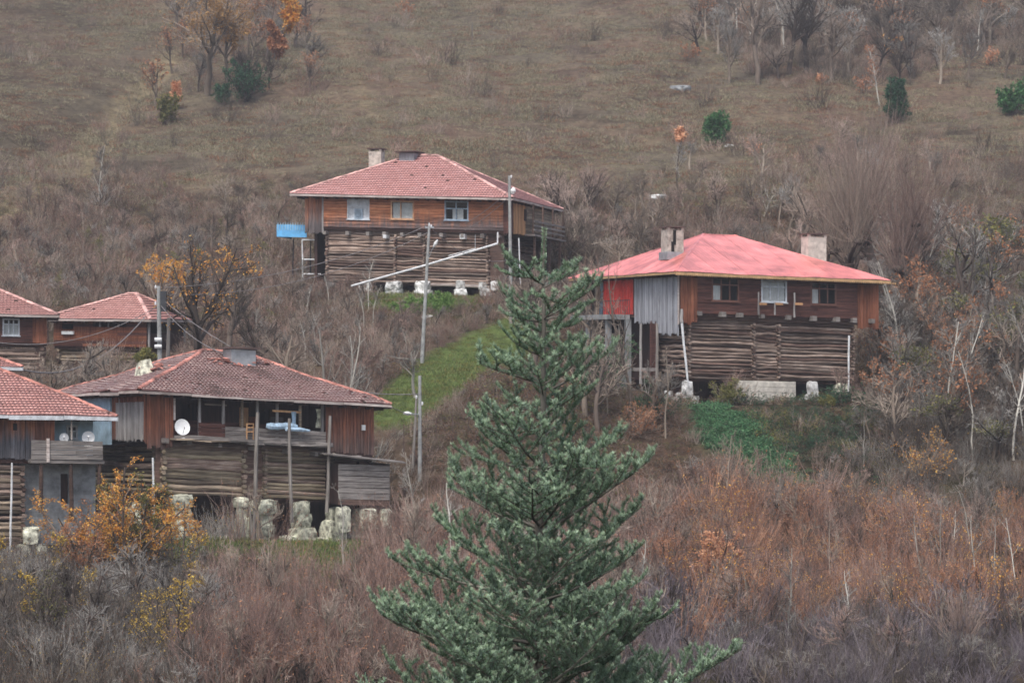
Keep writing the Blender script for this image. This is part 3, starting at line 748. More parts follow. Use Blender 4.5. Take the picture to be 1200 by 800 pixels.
beam_ends(H, root, F, (822, 848, 868, 895, 926, 955, 982, 1003, 1023), lambda u: 367 + (u - 820) * .045, M['grey_h'], s=.12, off1=.4)
fbox(H, root, 'bearer_beam', M['log_dk'], F, .3, H.L - .3, -.7, -.2, zf - .34, zf - .16)
for (u, v0, v1, arm) in ((889, 369, 342, 6), (908, 369, 354, 6), (931, 372, 343, 6)):
    br = post(H, root, M['grey_v'], F, u, v0, u, v1, .45, .055, 'bracket'); a_ = F.au(u, .45); z_ = F.zv(u, 356, .45)
    fbox(H, br, 'arm', M['tan'], F, a_, a_ + .5, .42, .56, z_ - .06, z_ + .07)
lm = [M['log_red'], M['log_dk'], M['log_red'], M['log_red2']]
logs(H, root, lm, F, F.au(806, -.4), F.au(998, -.4), zl, zf - .34, .21, -.35, bays=(F.au(882, -.4), F.au(911, -.4)))
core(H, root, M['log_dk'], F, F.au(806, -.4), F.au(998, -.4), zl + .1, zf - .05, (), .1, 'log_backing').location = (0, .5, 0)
for q in range(12):
    put_piece(H, root, 'log', 'log', rnd.choice(lm), Lf, 11.2, -.5, zl + .15 + q * .29, 3.2, .26, .27, rnd.uniform(-.01, .01))
core(H, root, M['inner'], Bk, .3, H.L - .3, zl - 1, zf - .05, (), .2, 'log_backing').location = (0, -.4, 0)
core(H, root, M['inner'], Rt, .5, H.W - .3, zl - 1, zf - .05, (), .2, 'log_backing').location = (-1.9, 0, 0)
core(H, root, M['inner'], Lf, 3, H.W - .5, zl - 1, zf - .05, (), .2, 'log_backing').location = (.85, 0, 0)
fbox(H, root, 'floor', M['inner'], F, .5, H.L - 1.6, -H.W + .5, -.5, zl - .14, zl)
core(H, root, M['inner'], F, .6, H.L - 1.5, zl - 1.6, zl - .15, (), .1, 'light_block_wall').location = (0, 2.6, 0)  # added dark wall, stops daylight passing under the house
a0, a1 = F.au(866, -.2), F.au(932, -.2)
fbox(H, root, 'concrete_block', M['conc_pale'], F, a0, a1, -2.2, -.15, zl - 1.9, zl - .02)
for q in range(5): fbox(H, root, 'shutter_mark', M['conc_pale'], F, a0 + .02, a1 - .02, -.149, -.13 + rnd.uniform(0, .01), zl - 1.6 + q * .31, zl - 1.32 + q * .31)
stones(H, root, M['stone_w'], F, [(952, 463, 447, 10), (951, 472, 462, 15), (942, 474, 466, 9), (805, 466, 447, 13), (796, 470, 460, 9), (812, 473, 464, 10), (783, 468, 458, 8), (790, 474, 466, 8)], -.25)
stones(H, root, M['stone'], F, [(986, 468, 450, 17)], -.5)
post(H, root, M['white'], F, 799, 378, 806, 447, .35, .07, 'drainpipe'); post(H, root, M['white'], F, 995, 393, 994, 466, .3, .06, 'drainpipe')
post(H, root, M['grey_v'], F, 799, 378, 799, 362, .35, .1, 'pipe_hopper')
# left side
vb = lambda mt, u0, u1, v1, w_, o=0: vboards(H, root, mt, Lf, Lf.au(u0), Lf.au(u1), Lf.zv((u0 + u1) / 2, v1), ze + .05, w_, ragged=.12)
M['grey_top'] = wood('weathered_board_bluegrey', [(100, 98, 100), (150, 152, 158), (178, 180, 186)], 'v')
vb(M['grey_top'], 744, 770, 377, .2); vb(M['grey_top'], 770, 796, 390, .2)
fbox(H, root, 'corner_trim', M['fascia_pale'], Lf, H.W - .14, H.W, .05, .1, zf - .7, ze)
a0, a1 = Lf.au(707), Lf.au(742)
rd = core(H, root, M['redpaint'], Lf, a0, a1, zf, ze, (), .06, 'red_wall')
for k in range(9): fbox(H, rd, 'rib', M['redpaint'], Lf, a0 + (k + .4) * (a1 - a0) / 9, a0 + (k + .6) * (a1 - a0) / 9, .0, .03, zf + .05, ze - .1)
core(H, root, M['paleblue'], Lf, .05, a0 - .05, zf, ze, [(1.1, 2.0, zf + .9, zf + 1.9)], .1, 'painted_wall').location = (.5, 0, 0)
fbox(H, root, 'floor_slab', M['conc_grey'], Lf, -.4, Lf.au(738), 0, 1.1, zf - .32, zf - .02)
ra = fbox(H, root, 'railing', M['rail'], Lf, -.3, Lf.au(738, 1), 1.0, 1.04, zf + .78, zf + .83)
for k in range(34):
    a_ = -.3 + (Lf.au(738, 1) + .3) * k / 33; fbox(H, ra, 'baluster', M['rail'], Lf, a_ - .012, a_ + .012, 1.005, 1.035, zf - .018, zf + .778)
for u in (689, 712, 735): a_ = Lf.au(u, .8); fbox(H, root, 'pillar', M['conc_grey'], Lf, a_ - .16, a_ + .16, .6, .9, zl - 1.4, zf - .322)
for (u, m_) in ((751, M['grey_v']), (770, M['polew']), (726, M['polew'])): post(H, root, m_, Lf, u, 450, u, 379, .5, .09, 'post')
hboards(H, root, M['grey_h'], Lf, -.2, 5.0, zl + 1.0, zl + 2.1, .3, name='plank'); fbox(H, root, 'rubble_wall', M['conc_grey'], Lf, -.1, 5.2, -.3, .4, zl - 1.8, zl + .7)
vboards(H, root, M['dark_h'], Lf, 9.2, 10.4, zl - .6, zf - .5, .2, name='cellar_board'); fbox(H, root, 'cross_beam', M['grey_h'], Lf, 6.5, 10.8, .3, .45, zl + .4, zl + .6)
roof(H, root, .6, 4.8, 7.0, 6.65, ze, zr, None, M['sheet'], M['deck'], M['fascia_y'], messy=.0, sheet=M['sheet'], sag=.06, ovr=(.6, .5, .6, 1.8))
bb = MB()
for k in range(120):
    a_ = -.6 + k * (H.L + 1.5) / 120; fbox_mb(bb, F, a_, a_ + .07, .64, .66, ze - .2, ze - .1)
kind(bb.build('scalloped_trim', M['fascia_y'], root, fn=H.warp), 'stuff')
cx, cy = 1.9, 6.2
c1 = chimney(H, root, 1.6, 4.4, ze, zat(H, 1.6, 4.4, 270), 1.05, .95, M['concrete'], M['capst'], M['soot'])
zt = zat(H, 1.6, 4.4, 270)
bb = MB(); bb.box(1.42, 1.62, 3.91, 3.924, zt - .9, zt - .02); bb.box(1.3, 1.5, 3.912, 3.923, zt - 1.35, zt - .7); bb.build('soot_stain', M['soot'], c1, fn=H.warp)
bb = MB(); zz = zat(H, 1.6, 4.4, 298); bb.box(.98, 2.22, 3.8, 5.0, zz - .35, zz + .12); bb.build('flashing', M['metal'], c1, fn=H.warp)
chimney(H, root, 11.0, 3.9, ze - .3, zat(H, 11.0, 3.9, 278), 1.25, .95, M['conc_pale'], M['capst'], M['soot'])

# ================================================================== old house with the open veranda (lower left)
H = LLH; root = root_of(H, 'log_house', 'old log house with an open veranda and sagging aged tiled roof, standing on boulders')
F, Lf, Rt, Bk = faces(H)
zf = F.zv(205, 513, 0); ze = F.zv(220, 461, .7); zl = F.zv(240, 580, -.3); zr = zat(H, 6.8, 5.95, 413)
print('LL', zf, ze, zl, zr)
a1, a2 = F.au(203), F.au(381)
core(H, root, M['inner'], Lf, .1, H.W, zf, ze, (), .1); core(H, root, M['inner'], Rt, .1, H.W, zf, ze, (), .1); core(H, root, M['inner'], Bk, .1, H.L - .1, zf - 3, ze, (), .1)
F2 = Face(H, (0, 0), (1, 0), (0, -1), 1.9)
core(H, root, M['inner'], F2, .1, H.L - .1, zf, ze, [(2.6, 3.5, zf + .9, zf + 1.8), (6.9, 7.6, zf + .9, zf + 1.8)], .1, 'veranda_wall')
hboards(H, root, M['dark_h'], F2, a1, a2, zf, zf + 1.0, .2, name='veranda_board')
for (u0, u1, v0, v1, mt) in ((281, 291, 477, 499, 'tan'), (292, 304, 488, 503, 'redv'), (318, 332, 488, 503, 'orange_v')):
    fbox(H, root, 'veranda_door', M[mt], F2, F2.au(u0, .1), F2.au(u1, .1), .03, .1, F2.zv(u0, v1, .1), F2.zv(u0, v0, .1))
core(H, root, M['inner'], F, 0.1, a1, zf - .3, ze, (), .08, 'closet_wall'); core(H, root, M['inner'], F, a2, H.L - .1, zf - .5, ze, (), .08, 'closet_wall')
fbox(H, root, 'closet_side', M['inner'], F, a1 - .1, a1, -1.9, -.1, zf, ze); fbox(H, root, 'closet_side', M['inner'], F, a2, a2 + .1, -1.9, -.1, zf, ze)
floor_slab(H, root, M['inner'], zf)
vboards(H, root, M['redv2'], F, 0, a1, zf - .5, ze + .02, .22, ragged=.15); vboards(H, root, M['redv2'], F, a2, H.L, zf - .3, ze + .02, .2, ragged=.12)
fbox(H, root, 'electric_box', M['white'], F, F.au(423), F.au(427), .06, .14, F.zv(425, 504), F.zv(425, 500) + .1)
fbox(H, root, 'trim_strip', M['fascia_pale'], F, a1, a1 + .1, .0, .06, zf + .9, ze - .25)
# left side: grey boards, red corner, pale blue wall
b0, b1 = Lf.au(134), Lf.au(150)
core(H, root, M['paleblue'], Lf, .0, b0 - .3, zf - .4, ze, (), .1, 'painted_wall').location = (-.12, 0, 0)
vboards(H, root, M['redv2'], Lf, b0 - .25, b0 + .35, zf - .15, ze, .2); vboards(H, root, M['grey_v'], Lf, b0 + .35, H.W - .3, zf - .15, ze, .2, ragged=.12); vboards(H, root, M['redv2'], Lf, H.W - .3, H.W, zf - .3, ze, .15)
vboards(H, root, M['redv2'], Lf, b0 + .36, H.W - .31, zf + 1.75, ze + .02, .2, name='upper_board', th=.06)
# veranda posts and parapet
for u in (234, 262, 284, 302, 325, 352, 378): a_ = F.au(u, -.1); fbox(H, root, 'veranda_post', M['grey_v'] if u % 4 else M['log_tan2'], F, a_ - .06, a_ + .06, -.2, -.08, zf, ze + .02)
hboards(H, root, M['dark_h'], F, F.au(232), F.au(263), zf + .15, zf + .85, .24, name='parapet_board', th=.05)
hboards(H, root, M['grey_h'], F, F.au(263), a2, zf + .1, zf + .72, .2, name='parapet_board', th=.06, seg=2.2)
fbox(H, root, 'top_rail', M['log_tan2'], F, F.au(240, -.1), F.au(266, -.1), -.18, -.1, zf + 1.75, zf + 1.83); fbox(H, root, 'top_rail', M['tan'], F, F.au(320, .1), F.au(353, .1), .0, .08, zf + 1.6, zf + 1.7)
for k in range(9):
    aa = a1 - .2 + k * (a2 - a1 + .3) / 9
    put_piece(H, root, 'ledge_plank', 'plank', M['grey_h'] if k > 2 else M['log_tan2'], F, aa + .5, .35 + rnd.uniform(-.08, .1), zf - .05 + rnd.uniform(-.06, .04), (a2 - a1) / 8.5, .85, .09, rnd.uniform(-.05, .05))
    put_piece(H, root, 'ledge_plank', 'plank', M['grey_h'], F, aa + .5, .62, zf - .02 + rnd.uniform(-.03, .1), (a2 - a1) / 8.5, .08, .2, rnd.uniform(-.05, .05))
beam_ends(H, root, F, (196, 222, 260, 300, 340, 372, 395, 420), lambda u: 516 + (u - 196) * .09, M['grey_h'], s=.1, off1=.5)
lm = [M['log_tan'], M['log_tan'], M['log_tan2'], M['log_red2']]
zt = zf - .22
logs(H, root, lm, F, F.au(190, -.3), F.au(284, -.3), zl, zt, .27, -.2); logs(H, root, lm, F, F.au(309, -.3), F.au(388, -.3), zl, zt, .2, -.2)
logs(H, root, [M['log_tan2'], M['log_dk']], F, F.au(284, -.3), F.au(309, -.3), zl, zl + 1.4, .24, -.35, ragged=.05); logs(H, root, [M['log_dk'], M['log_tan2']], F, F.au(388, -.3), F.au(432, -.3), zl + .1, zt, .24, -.3, ragged=.05)
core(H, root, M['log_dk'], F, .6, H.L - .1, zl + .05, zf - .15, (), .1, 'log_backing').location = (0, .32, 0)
logs(H, root, lm, Lf, 1, H.W - .6, zl, zt, .27, -.8)
for i in range(2): core(H, root, M['inner'], (Lf, Rt)[i], .3, H.W - .7, zl - 2, zt, (), .15, 'log_backing').location = ((1.1, -.7)[i], 0, 0)
fbox(H, root, 'floor', M['inner'], F, .7, H.L - .3, -H.W + .5, -.4, zl - .14, zl - .02)
core(H, root, M['inner'], F, .6, H.L - .2, zl - 2.3, zl - .15, (), .1, 'light_block_wall').location = (0, 2.4, 0)  # dark wall added below the floor so the gap behind the stones stays black
stones(H, root, M['stone'], F, [(216, 634, 610, 25), (214, 611, 594, 19), (211, 595, 580, 23), (282, 594, 583, 14), (283, 608, 593, 11), (284, 630, 606, 13), (308, 602, 586, 26), (309, 616, 600, 17), (308, 636, 614, 20), (352, 604, 588, 19), (353, 620, 602, 17), (355, 640, 618, 25), (392, 612, 595, 17), (391, 640, 610, 22), (421, 616, 596, 15), (422, 636, 612, 20), (160, 612, 590, 20), (162, 634, 608, 26), (336, 640, 628, 20), (255, 640, 628, 26), (238, 640, 630, 22), (375, 642, 630, 18), (228, 640, 622, 16)], -.1)
for k in range(16):
    u = 262 + k * 3.0 + rnd.uniform(-1, 1); post(H, root, rnd.choice([M['polew'], M['log_tan2']]), F, u + rnd.uniform(-3, 3), 630, u + rnd.uniform(-7, 1), rnd.uniform(588, 606), .35, rnd.uniform(.03, .06), 'leaning_stick', 5)
for (u0, v0, u1, v1, r_, m_, o_) in ((297, 645, 302, 483, .11, M['polew'], 1.0), (342, 612, 339, 490, .09, M['polew'], 1.0), (383, 600, 387, 487, .09, M['polew'], 1.0), (404, 602, 405, 548, .07, M['white'], 1.0)):
    post(H, root, m_, F, u0, v0, u1, v1, o_, r_, 'prop_pole' if m_ != M['white'] else 'drainpipe', 6)
post(H, root, M['white'], F, 180, 602, 179, 536, .6, .06, 'drainpipe')
roof(H, root, .7, 5.6, 8.1, 5.95, ze, zr, M['tile_ll'], M['cap'], M['deck'], M['fascia_pale'], messy=.1, sag=.16)
# tin chimney box and the broken vent with weeds on the roof
zc = zat(H, 7.1, 4.6, 415)
bb = MB(); bb.box(6.4, 7.8, 4.1, 5.2, zc - .9, zc + .22); cbx = bb.build('chimney', M['metal'], root, fn=H.warp)
bb = MB(); bb.box8([(6.2, 3.9, zc + .23), (8.0, 3.9, zc + .3), (8.0, 5.4, zc + .3), (6.2, 5.4, zc + .23), (6.2, 3.9, zc + .33), (8.0, 3.9, zc + .4), (8.0, 5.4, zc + .4), (6.2, 5.4, zc + .33)]); bb.build('cap_slab', M['capst'], cbx, fn=H.warp)
for k in range(26):
    x_, y_ = rnd.uniform(5.0, 8.6), rnd.uniform(3.7, 4.7); s_ = rnd.uniform(.22, .42)
    q = zat(H, x_, y_, 0); zz = ze + (zr - ze) * (y_ + .7) / 6.65 + .1
    link('loose_tile', piece_mesh('cap', M['cap']), root, H.warp(x_, y_, zz), (rnd.uniform(-.5, .5), rnd.uniform(-.4, .4), rnd.uniform(0, 6)), (s_, s_ * .7, s_ * .4))
xx, yy = 1.9, 4.9; zz = ze + (zr - ze) * (xx + .7) / 6.3
bb = MB(); bb.box8([(xx - .45, yy - .5, zz - .4), (xx + .5, yy - .5, zz - .4), (xx + .5, yy + .6, zz - .4), (xx - .45, yy + .6, zz - .4), (xx - .3, yy - .3, zz + .75), (xx + .15, yy - .3, zz + .85), (xx + .1, yy + .4, zz + .8), (xx - .3, yy + .4, zz + .7)])
vt = bb.build('old_vent', M['stone'], root, fn=H.warp)
for k in range(10):
    s_ = rnd.uniform(.15, .35); link('fallen_tile', piece_mesh('cap', M['cap']), vt, (xx + rnd.uniform(-.3, 1.1), yy - .9 + rnd.uniform(-.3, .9), 0), (rnd.uniform(-.6, .6), rnd.uniform(-.6, .6), rnd.uniform(0, 6)), (s_, s_, s_)).location.z = H.warp(xx, yy, zz + .25)[2] + rnd.uniform(0, .25)
LLROOT = root; ROOFVENT = H.world(xx, yy, zz + .7)

# things on the veranda
def dish(name, label, c, r_, az, tilt, group=None):
    d = thing(name, label, 'satellite dish', c, 0, group)
    V = []; n = 16; m_ = 5; Fq = []
    ax = Vector((math.sin(az) * math.cos(tilt), -math.cos(az) * math.cos(tilt), math.sin(tilt))); up = Vector((0, 0, 1)); sx = up.cross(ax).normalized(); sy = ax.cross(sx)
    cen = Vector((0, 0, r_ * 1.15))
    for i in range(m_ + 1):
        rr = r_ * i / m_
        for k in range(n):
            g_ = 6.2832 * k / n; V.append(cen + sx * math.cos(g_) * rr * .93 + sy * math.sin(g_) * rr + ax * (.24 * r_ * (i / m_) ** 2))
    for i in range(m_):
        for k in range(n): e = (k + 1) % n; Fq.append((i * n + k, i * n + e, (i + 1) * n + e, (i + 1) * n + k))
    me = bpy.data.meshes.new('reflector'); me.from_pydata(V, [], Fq); me.materials.append(M['dish']); me.update(); o_ = link('reflector', me, d)
    so_ = o_.modifiers.new('thick', 'SOLIDIFY'); so_.thickness = .02
    b_ = MB(); b_.tube([cen - ax * .02, (0, 0, r_ * .3), (0, 0, 0)], .03, 6); b_.build('mast', M['metal'], d)
    b_ = MB(); f_ = cen + ax * r_ * 1.1 - sy * r_ * .25; b_.tube([cen - sy * r_ * .9, f_], .015, 5); b_.build('arm', M['metal'], d)
    b_ = MB(); b_.tube([f_ - ax * .06, f_ + ax * .08], .045, 7); b_.build('receiver', M['dish'], d)
    b_ = MB(); b_.tube([(0, 0, -.02), (0, 0, .1)], [.26, .08], 10); b_.build('base', M['dish'], d); return d
zf = F.zv(205, 513, 0); p_ = H.world(*F.xy(F.au(213, .45), .45), zf + .03)
dish('satellite_dish', 'white tilted satellite dish standing on the ledge of the old veranda', p_, .43, R(25), R(18))
a0 = F.au(310, .5); p_ = H.world(*F.xy(F.au(331, .2), .2), zf + .72)
bd = thing('tarpaulin_bundle', 'pale blue rolled tarpaulin lying on the grey veranda parapet', 'tarpaulin', p_, H.yaw)
b_ = MB(); b_.tube([(q, rnd.uniform(-.06, .06), .16 + .04 * math.sin(q * 3) - .066 * q) for q in np.linspace(-.9, .85, 9)], [.12, .19, .17, .2, .16, .19, .15, .16, .08], 8); b_.build('tarpaulin', M['cloth'], bd)
b_ = MB(); b_.tube([(.1, -.21, .02), (.9, -.15, -.02), (1.5, -.1, -.1)], [.1, .12, .06], 7); b_.build('loose_fold', M['cloth'], bd)
def hanging(name, label, u0, u1, v0, v1, mat, off):
    V = []; n = 8; a_, c_ = F.au(u0, off), F.au(u1, off)
    z1, z0 = F.zv(u0, v0, off), F.zv(u0, v1, off)
    for k in range(n + 1):
        for q in range(5):
            al = a_ + (c_ - a_) * k / n; al = (al - (a_ + c_) / 2) * (1 - .3 * math.sin(q * .8) * (q < 3)) + (a_ + c_) / 2
            x_, y_ = F.xy(al, off + .04 * math.sin(k * 1.7 + q)); V.append(Vector(H.world(x_, y_, z1 + (z0 - z1) * q / 4)))
    o0 = V[0].copy(); Fq = [(5 * k + q, 5 * k + 5 + q, 5 * k + 6 + q, 5 * k + 1 + q) for k in range(n) for q in range(4)]
    me = bpy.data.meshes.new(name); me.from_pydata([v_ - o0 for v_ in V], [], Fq); me.materials.append(mat); me.update()
    o_ = link(name, me, None, o0); o_.modifiers.new('thick', 'SOLIDIFY').thickness = .015; tag(o_, label, 'cloth')
hanging('hanging_cloth', 'light blue cloth hanging from a pole in the veranda opening', 341, 347, 482, 503, M['cloth'], .1)
hanging('hanging_curtain', 'stained whitish curtain hanging beside the red closet of the veranda', 370, 379, 479, 501, M['stone'], -.3)
zp = zf + .12
ch = thing('wooden_chair', 'small wooden chair frame leaning on the veranda parapet', 'chair', H.world(*F.xy(F.au(293, .25), .25), zf + .1), H.yaw)
for (x0, x1, z0, z1, nm) in ((-.2, -.16, 0, .85, 'leg'), (.16, .2, 0, .85, 'leg'), (-.16, .16, .38, .43, 'seat'), (-.16, .16, .6, .65, 'back_rail'), (-.16, .16, .78, .84, 'back_rail')):
    b_ = MB(); b_.box(x0, x1, -.03, .03 if nm != 'seat' else .3, z0, z1); b_.build(nm, M['tan'], ch)

# lean-to shed
H = SH = House('L', 396, 622, 131.5, R(28), 2.9, 3.0, -.05, 0)
root = thing('plank_shed', 'grey plank lean-to shed with a collapsed board roof beside the old veranda house', 'shed', H.o, H.yaw)
F, Lf, Rt, Bk = faces(H)
zt = F.zv(430, 542); zb = F.zv(430, 592)
core_shell(H, root, M['inner'], zb, zt - .1)
hboards(H, root, M['grey_h'], F, 0, H.L, zb, zt - .1, .3, mats=[M['grey_h'], M['grey_h'], M['log_dk']], name='shed_plank'); hboards(H, root, M['grey_h'], Rt, 0, H.W, zb, zt, .3, name='shed_plank')
for k in range(8):
    b_ = MB(); y0 = -.5 + k * .5; e = rnd.uniform(-.2, .2); b_.box8([(-.5, y0, zt + .35), (H.L + .7 + e, y0, zt - .15), (H.L + .7 + e, y0 + .46, zt - .1), (-.5, y0 + .46, zt + .4), (-.5, y0, zt + .41), (H.L + .7 + e, y0, zt - .08), (H.L + .7 + e, y0 + .46, zt - .03), (-.5, y0 + .46, zt + .46)])
    b_.build('roof_plank', M['grey_h'], root)
stones(H, root, M['stone'], F, [(402, 622, 595, 15), (432, 620, 596, 16), (452, 618, 597, 12)], -.1)
# ================================================================== house at the left edge with two dishes
H = FLH; root = root_of(H, 'log_house', 'weathered house cut by the left edge with a grey plank balcony')
F, Lf, Rt, Bk = faces(H)
zf = F.zv(50, 538); ze = F.zv(60, 487, .8); zr = zat(H, 5.5, 4.5, 428)
zf2 = zf
core(H, root, M['inner'], Lf, .1, H.W, zf, ze); core(H, root, M['inner'], Bk, .1, H.L, zf - 4.5, ze); core(H, root, M['inner'], Rt, 1.7, H.W, zf - 4.5, ze)
F2 = Face(H, (0, 0), (1, 0), (0, -1), 1.5)
a1 = F.au(41); a2 = F.au(64); aw = F2.au(114)
wd_ = (78, 91, 498, 514)
hl = [(F2.au(78, .05) + .02, F2.au(91, .05) - .02, F2.zv(84, 514, .05) + .02, F2.zv(84, 498, .05) - .02)]
core(H, root, M['paleblue'], F2, a2 - .3, H.L, zf, ze, hl, .15, 'painted_wall')
window(H, root, F2, *wd_, M['frame_w'], (.6,), (.5,), M['glass'], [(.02, .98, 0, .6, M['curtain'], 'curtain')])
core(H, root, M['inner'], F, 0, a2, zf, ze, (), .1)
vboards(H, root, M['fl_v'], F, F.au(-30), a1, zf, ze + .02, .24); vboards(H, root, M['redv2'], F, a1, a2, zf + .9, ze + .02, .22)
vboards(H, root, M['fl_v'], F, a1, a2, zf, zf + .9, .24)
fbox(H, root, 'closet_side', M['inner'], F, a2 - .1, a2, -1.5, -.1, zf, ze); fbox(H, root, 'small_window', M['soot'], F, F.au(15), F.au(19.5), .04, .09, F.zv(17, 504), F.zv(17, 496))
floor_slab(H, root, M['inner'], zf - .01, .2)
fbox(H, root, 'balcony_floor', M['grey_h'], F, F.au(36, .7), F.au(122, .7), .05, .75, zf - .16, zf)
hboards(H, root, M['grey_h'], F, F.au(36, .7), F.au(120, .7), zf + .03, zf + .95, .22, name='parapet_board', th=.05, seg=2.6)
for o_ in list(root.children):
    if o_.name.startswith('parapet_board'): o_.location += Vector((0, -.72, 0))
a_ = F.au(56, .8); fbox(H, root, 'pale_post', M['fascia_pale'], F, a_ - .07, a_ + .07, .8, .88, zf - .1, zf + 1.05)
for u, vb in ((83, 612), (117, 610), (48, 600)): post(H, root, M['log_dk'], F, u, vb, u, 541, .6, .11, 'post')
post(H, root, M['polew'], F, 84, 515, 84, 488, .72, .05, 'post'); post(H, root, M['white'], F, 12, 652, 14, 542, .3, .055, 'drainpipe')
logs(H, root, [M['log_dk'], M['log_tan2'], M['log_red']], F, F.au(-40, -.2), F.au(26, -.2), F.zv(10, 640), zf - .25, .25, -.1)
F3 = Face(H, (0, 0), (1, 0), (0, -1), .6)
cl = (F3.au(71), F3.au(81), F3.zv(76, 590), F3.zv(76, 555))
core(H, root, M['conc_grey'], F3, F.au(28), F3.au(112), zf - 4.2, zf - .2, [cl], .3, 'block_wall')
for k in range(18):
    for q in range(9):
        A0 = F.au(28) + .02 + q * .47 + (k % 2) * .23; Z0 = zf - 4.1 + k * .215
        if A0 + .45 > F3.au(112) or (A0 + .45 > cl[0] - .02 and A0 < cl[1] + .02 and Z0 + .2 > cl[2] - .02 and Z0 < cl[3] + .02): continue
        fbox(H, root, 'block', M['conc_grey'], F3, A0, A0 + .45, .0, .012 + rnd.uniform(0, .008), Z0, Z0 + .2)
core(H, root, M['inner'], F3, cl[0] - .05, cl[1] + .05, cl[2], cl[3], (), .04, 'doorway').location = (0, .34, 0)
stones(H, root, M['stone'], F, [(36, 636, 618, 17), (47, 648, 638, 12), (27, 650, 638, 14)], .1)
roof(H, root, .8, 3.5, 7.6, 4.5, ze, zr, M['tile_l'], M['cap'], M['deck'], M['fascia_w'], messy=.04, fascia_h=.2, ovr=(.8, .6, .9, .8), sag=.08)
zq = zf + .02
for (u, r_, lb) in ((75, .25, 'smaller white dish behind the balcony planks of the left edge house'), (103.5, .34, 'larger white dish at the right end of the left edge balcony')):
    x_, y_ = F.xy(F.au(u, .3), .3); dish('satellite_dish', lb, H.world(x_, y_, F.zv(u, 512, .3) - 1.15 * r_ - .05), r_, R(10), R(25))
    fbox(H, root, 'dish_shelf', M['grey_h'], F, F.au(u, .3) - .3, F.au(u, .3) + .3, .1, .5, F.zv(u, 512, .3) - 1.15 * r_ - .16, F.zv(u, 512, .3) - 1.15 * r_ - .08)

# ================================================================== small house with the open porch (back left)
H = BLH; root = root_of(H, 'log_house', 'small log house with a dark open porch under a pyramid tiled roof')
F, Lf, Rt, Bk = faces(H)
zf = F.zv(120, 406); ze = F.zv(120, 374, .6); zr = zat(H, 4.3, 2.6, 345); zb = F.zv(120, 430)
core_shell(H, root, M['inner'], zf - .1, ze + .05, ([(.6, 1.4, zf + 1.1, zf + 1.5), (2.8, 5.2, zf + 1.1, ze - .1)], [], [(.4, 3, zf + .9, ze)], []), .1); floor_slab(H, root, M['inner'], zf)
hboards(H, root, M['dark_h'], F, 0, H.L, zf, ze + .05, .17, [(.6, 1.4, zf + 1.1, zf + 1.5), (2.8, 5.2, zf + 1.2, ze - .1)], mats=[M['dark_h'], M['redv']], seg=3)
for q in (3.3, 3.9, 4.6): fbox(H, root, 'opening_post', M['grey_v'], F, q - .05, q + .05, -.05, .03, zf + 1.2, ze - .1)
fbox(H, root, 'white_sill', M['white'], F, .65, 1.5, .06, .2, zf + .75, zf + .95)
hboards(H, root, M['inner'], Rt, 0, H.W, zf, zf + .85, .2, name='parapet_board')
for q in (.1, 1.6, 2.6, 4.9): fbox(H, root, 'porch_post', M['grey_v'], Rt, q - .06, q + .06, .05, .16, zf - .3, ze + .04)
logs(H, root, [M['log_dk'], M['log_red'], M['log_tan2']], F, .3, H.L - .4, zb - .6, zf - .05, .24, -.2); core(H, root, M['inner'], F, .3, H.L - .3, zb - .8, zf, (), .1, 'log_backing').location = (0, .5, 0)
logs(H, root, [M['log_dk'], M['log_tan2']], Rt, .5, H.W - .4, zb - .6, zf - .05, .24, -.4)
roof(H, root, .55, 3.9, 4.5, 2.6, ze, zr, M['tile_l'], M['cap_l'], M['deck'], M['fascia_pale'], messy=.03)

# ================================================================== house at the left edge, further back
H = ALH; root = root_of(H, 'log_house', 'red tiled house at the left edge with a white curtained window, beside the pyramid roof')
F, Lf, Rt, Bk = faces(H)
zf = F.zv(30, 402); ze = F.zv(30, 369, .7); zr = zat(H, 3.4, 3.5, 336)
w1 = (3, 23, 373, 393)
hl = [hole(F, *w1)]
core_shell(H, root, M['inner'], zf, ze + .05, (hl, [], [], []), .1); floor_slab(H, root, M['inner'], zf)
hboards(H, root, M['dark_h'], F, 0, F.au(38), zf, ze + .05, .2, hl, seg=3); vboards(H, root, M['orange_v'], F, F.au(38), H.L, zf, ze + .05, .22, mats=[M['redv'], M['tan'], M['redv']])
window(H, root, F, *w1, M['frame_w'], (.7,), (.33, .67), M['glass'], [(.02, .98, 0, .68, M['curtain'], 'curtain')])
hboards(H, root, M['dark_h'], Rt, 0, H.W, zf, ze, .22)
logs(H, root, [M['log_dk'], M['log_red']], F, .2, H.L - .3, zf - 2.4, zf - .05, .25, -.2); logs(H, root, [M['log_dk']], Rt, .3, H.W - .3, zf - 2.4, zf - .05, .3, -.3)
roof(H, root, .7, 2.8, 5.8, 3.5, ze, zr, M['tile_l'], M['cap_l'], M['deck'], M['fascia_pale'], messy=.03)

# ================================================================== low outbuilding at the left edge
H = OBH = House('R', 13, 470, 138, R(12), 5, 4, -.03, 0)
root = thing('outbuilding', 'low outbuilding at the left edge with a pale eave board, between the two left houses', 'shed', H.o, H.yaw)
F, Lf, Rt, Bk = faces(H); zf = -.4; ze = F.zv(5, 430, .5); zr = zat(H, 2.2, 2, 412)
core_shell(H, root, M['inner'], zf, ze + .03); hboards(H, root, M['dark_h'], F, 0, H.L, zf, ze + .03, .2, mats=[M['redv'], M['dark_h']]); hboards(H, root, M['dark_h'], Rt, 0, H.W, zf, ze, .2)
roof(H, root, .6, 1.8, 3.2, 2, ze, zr, M['tile_l'], M['cap'], M['deck'], M['fascia_w'], messy=.03, fascia_h=.18)

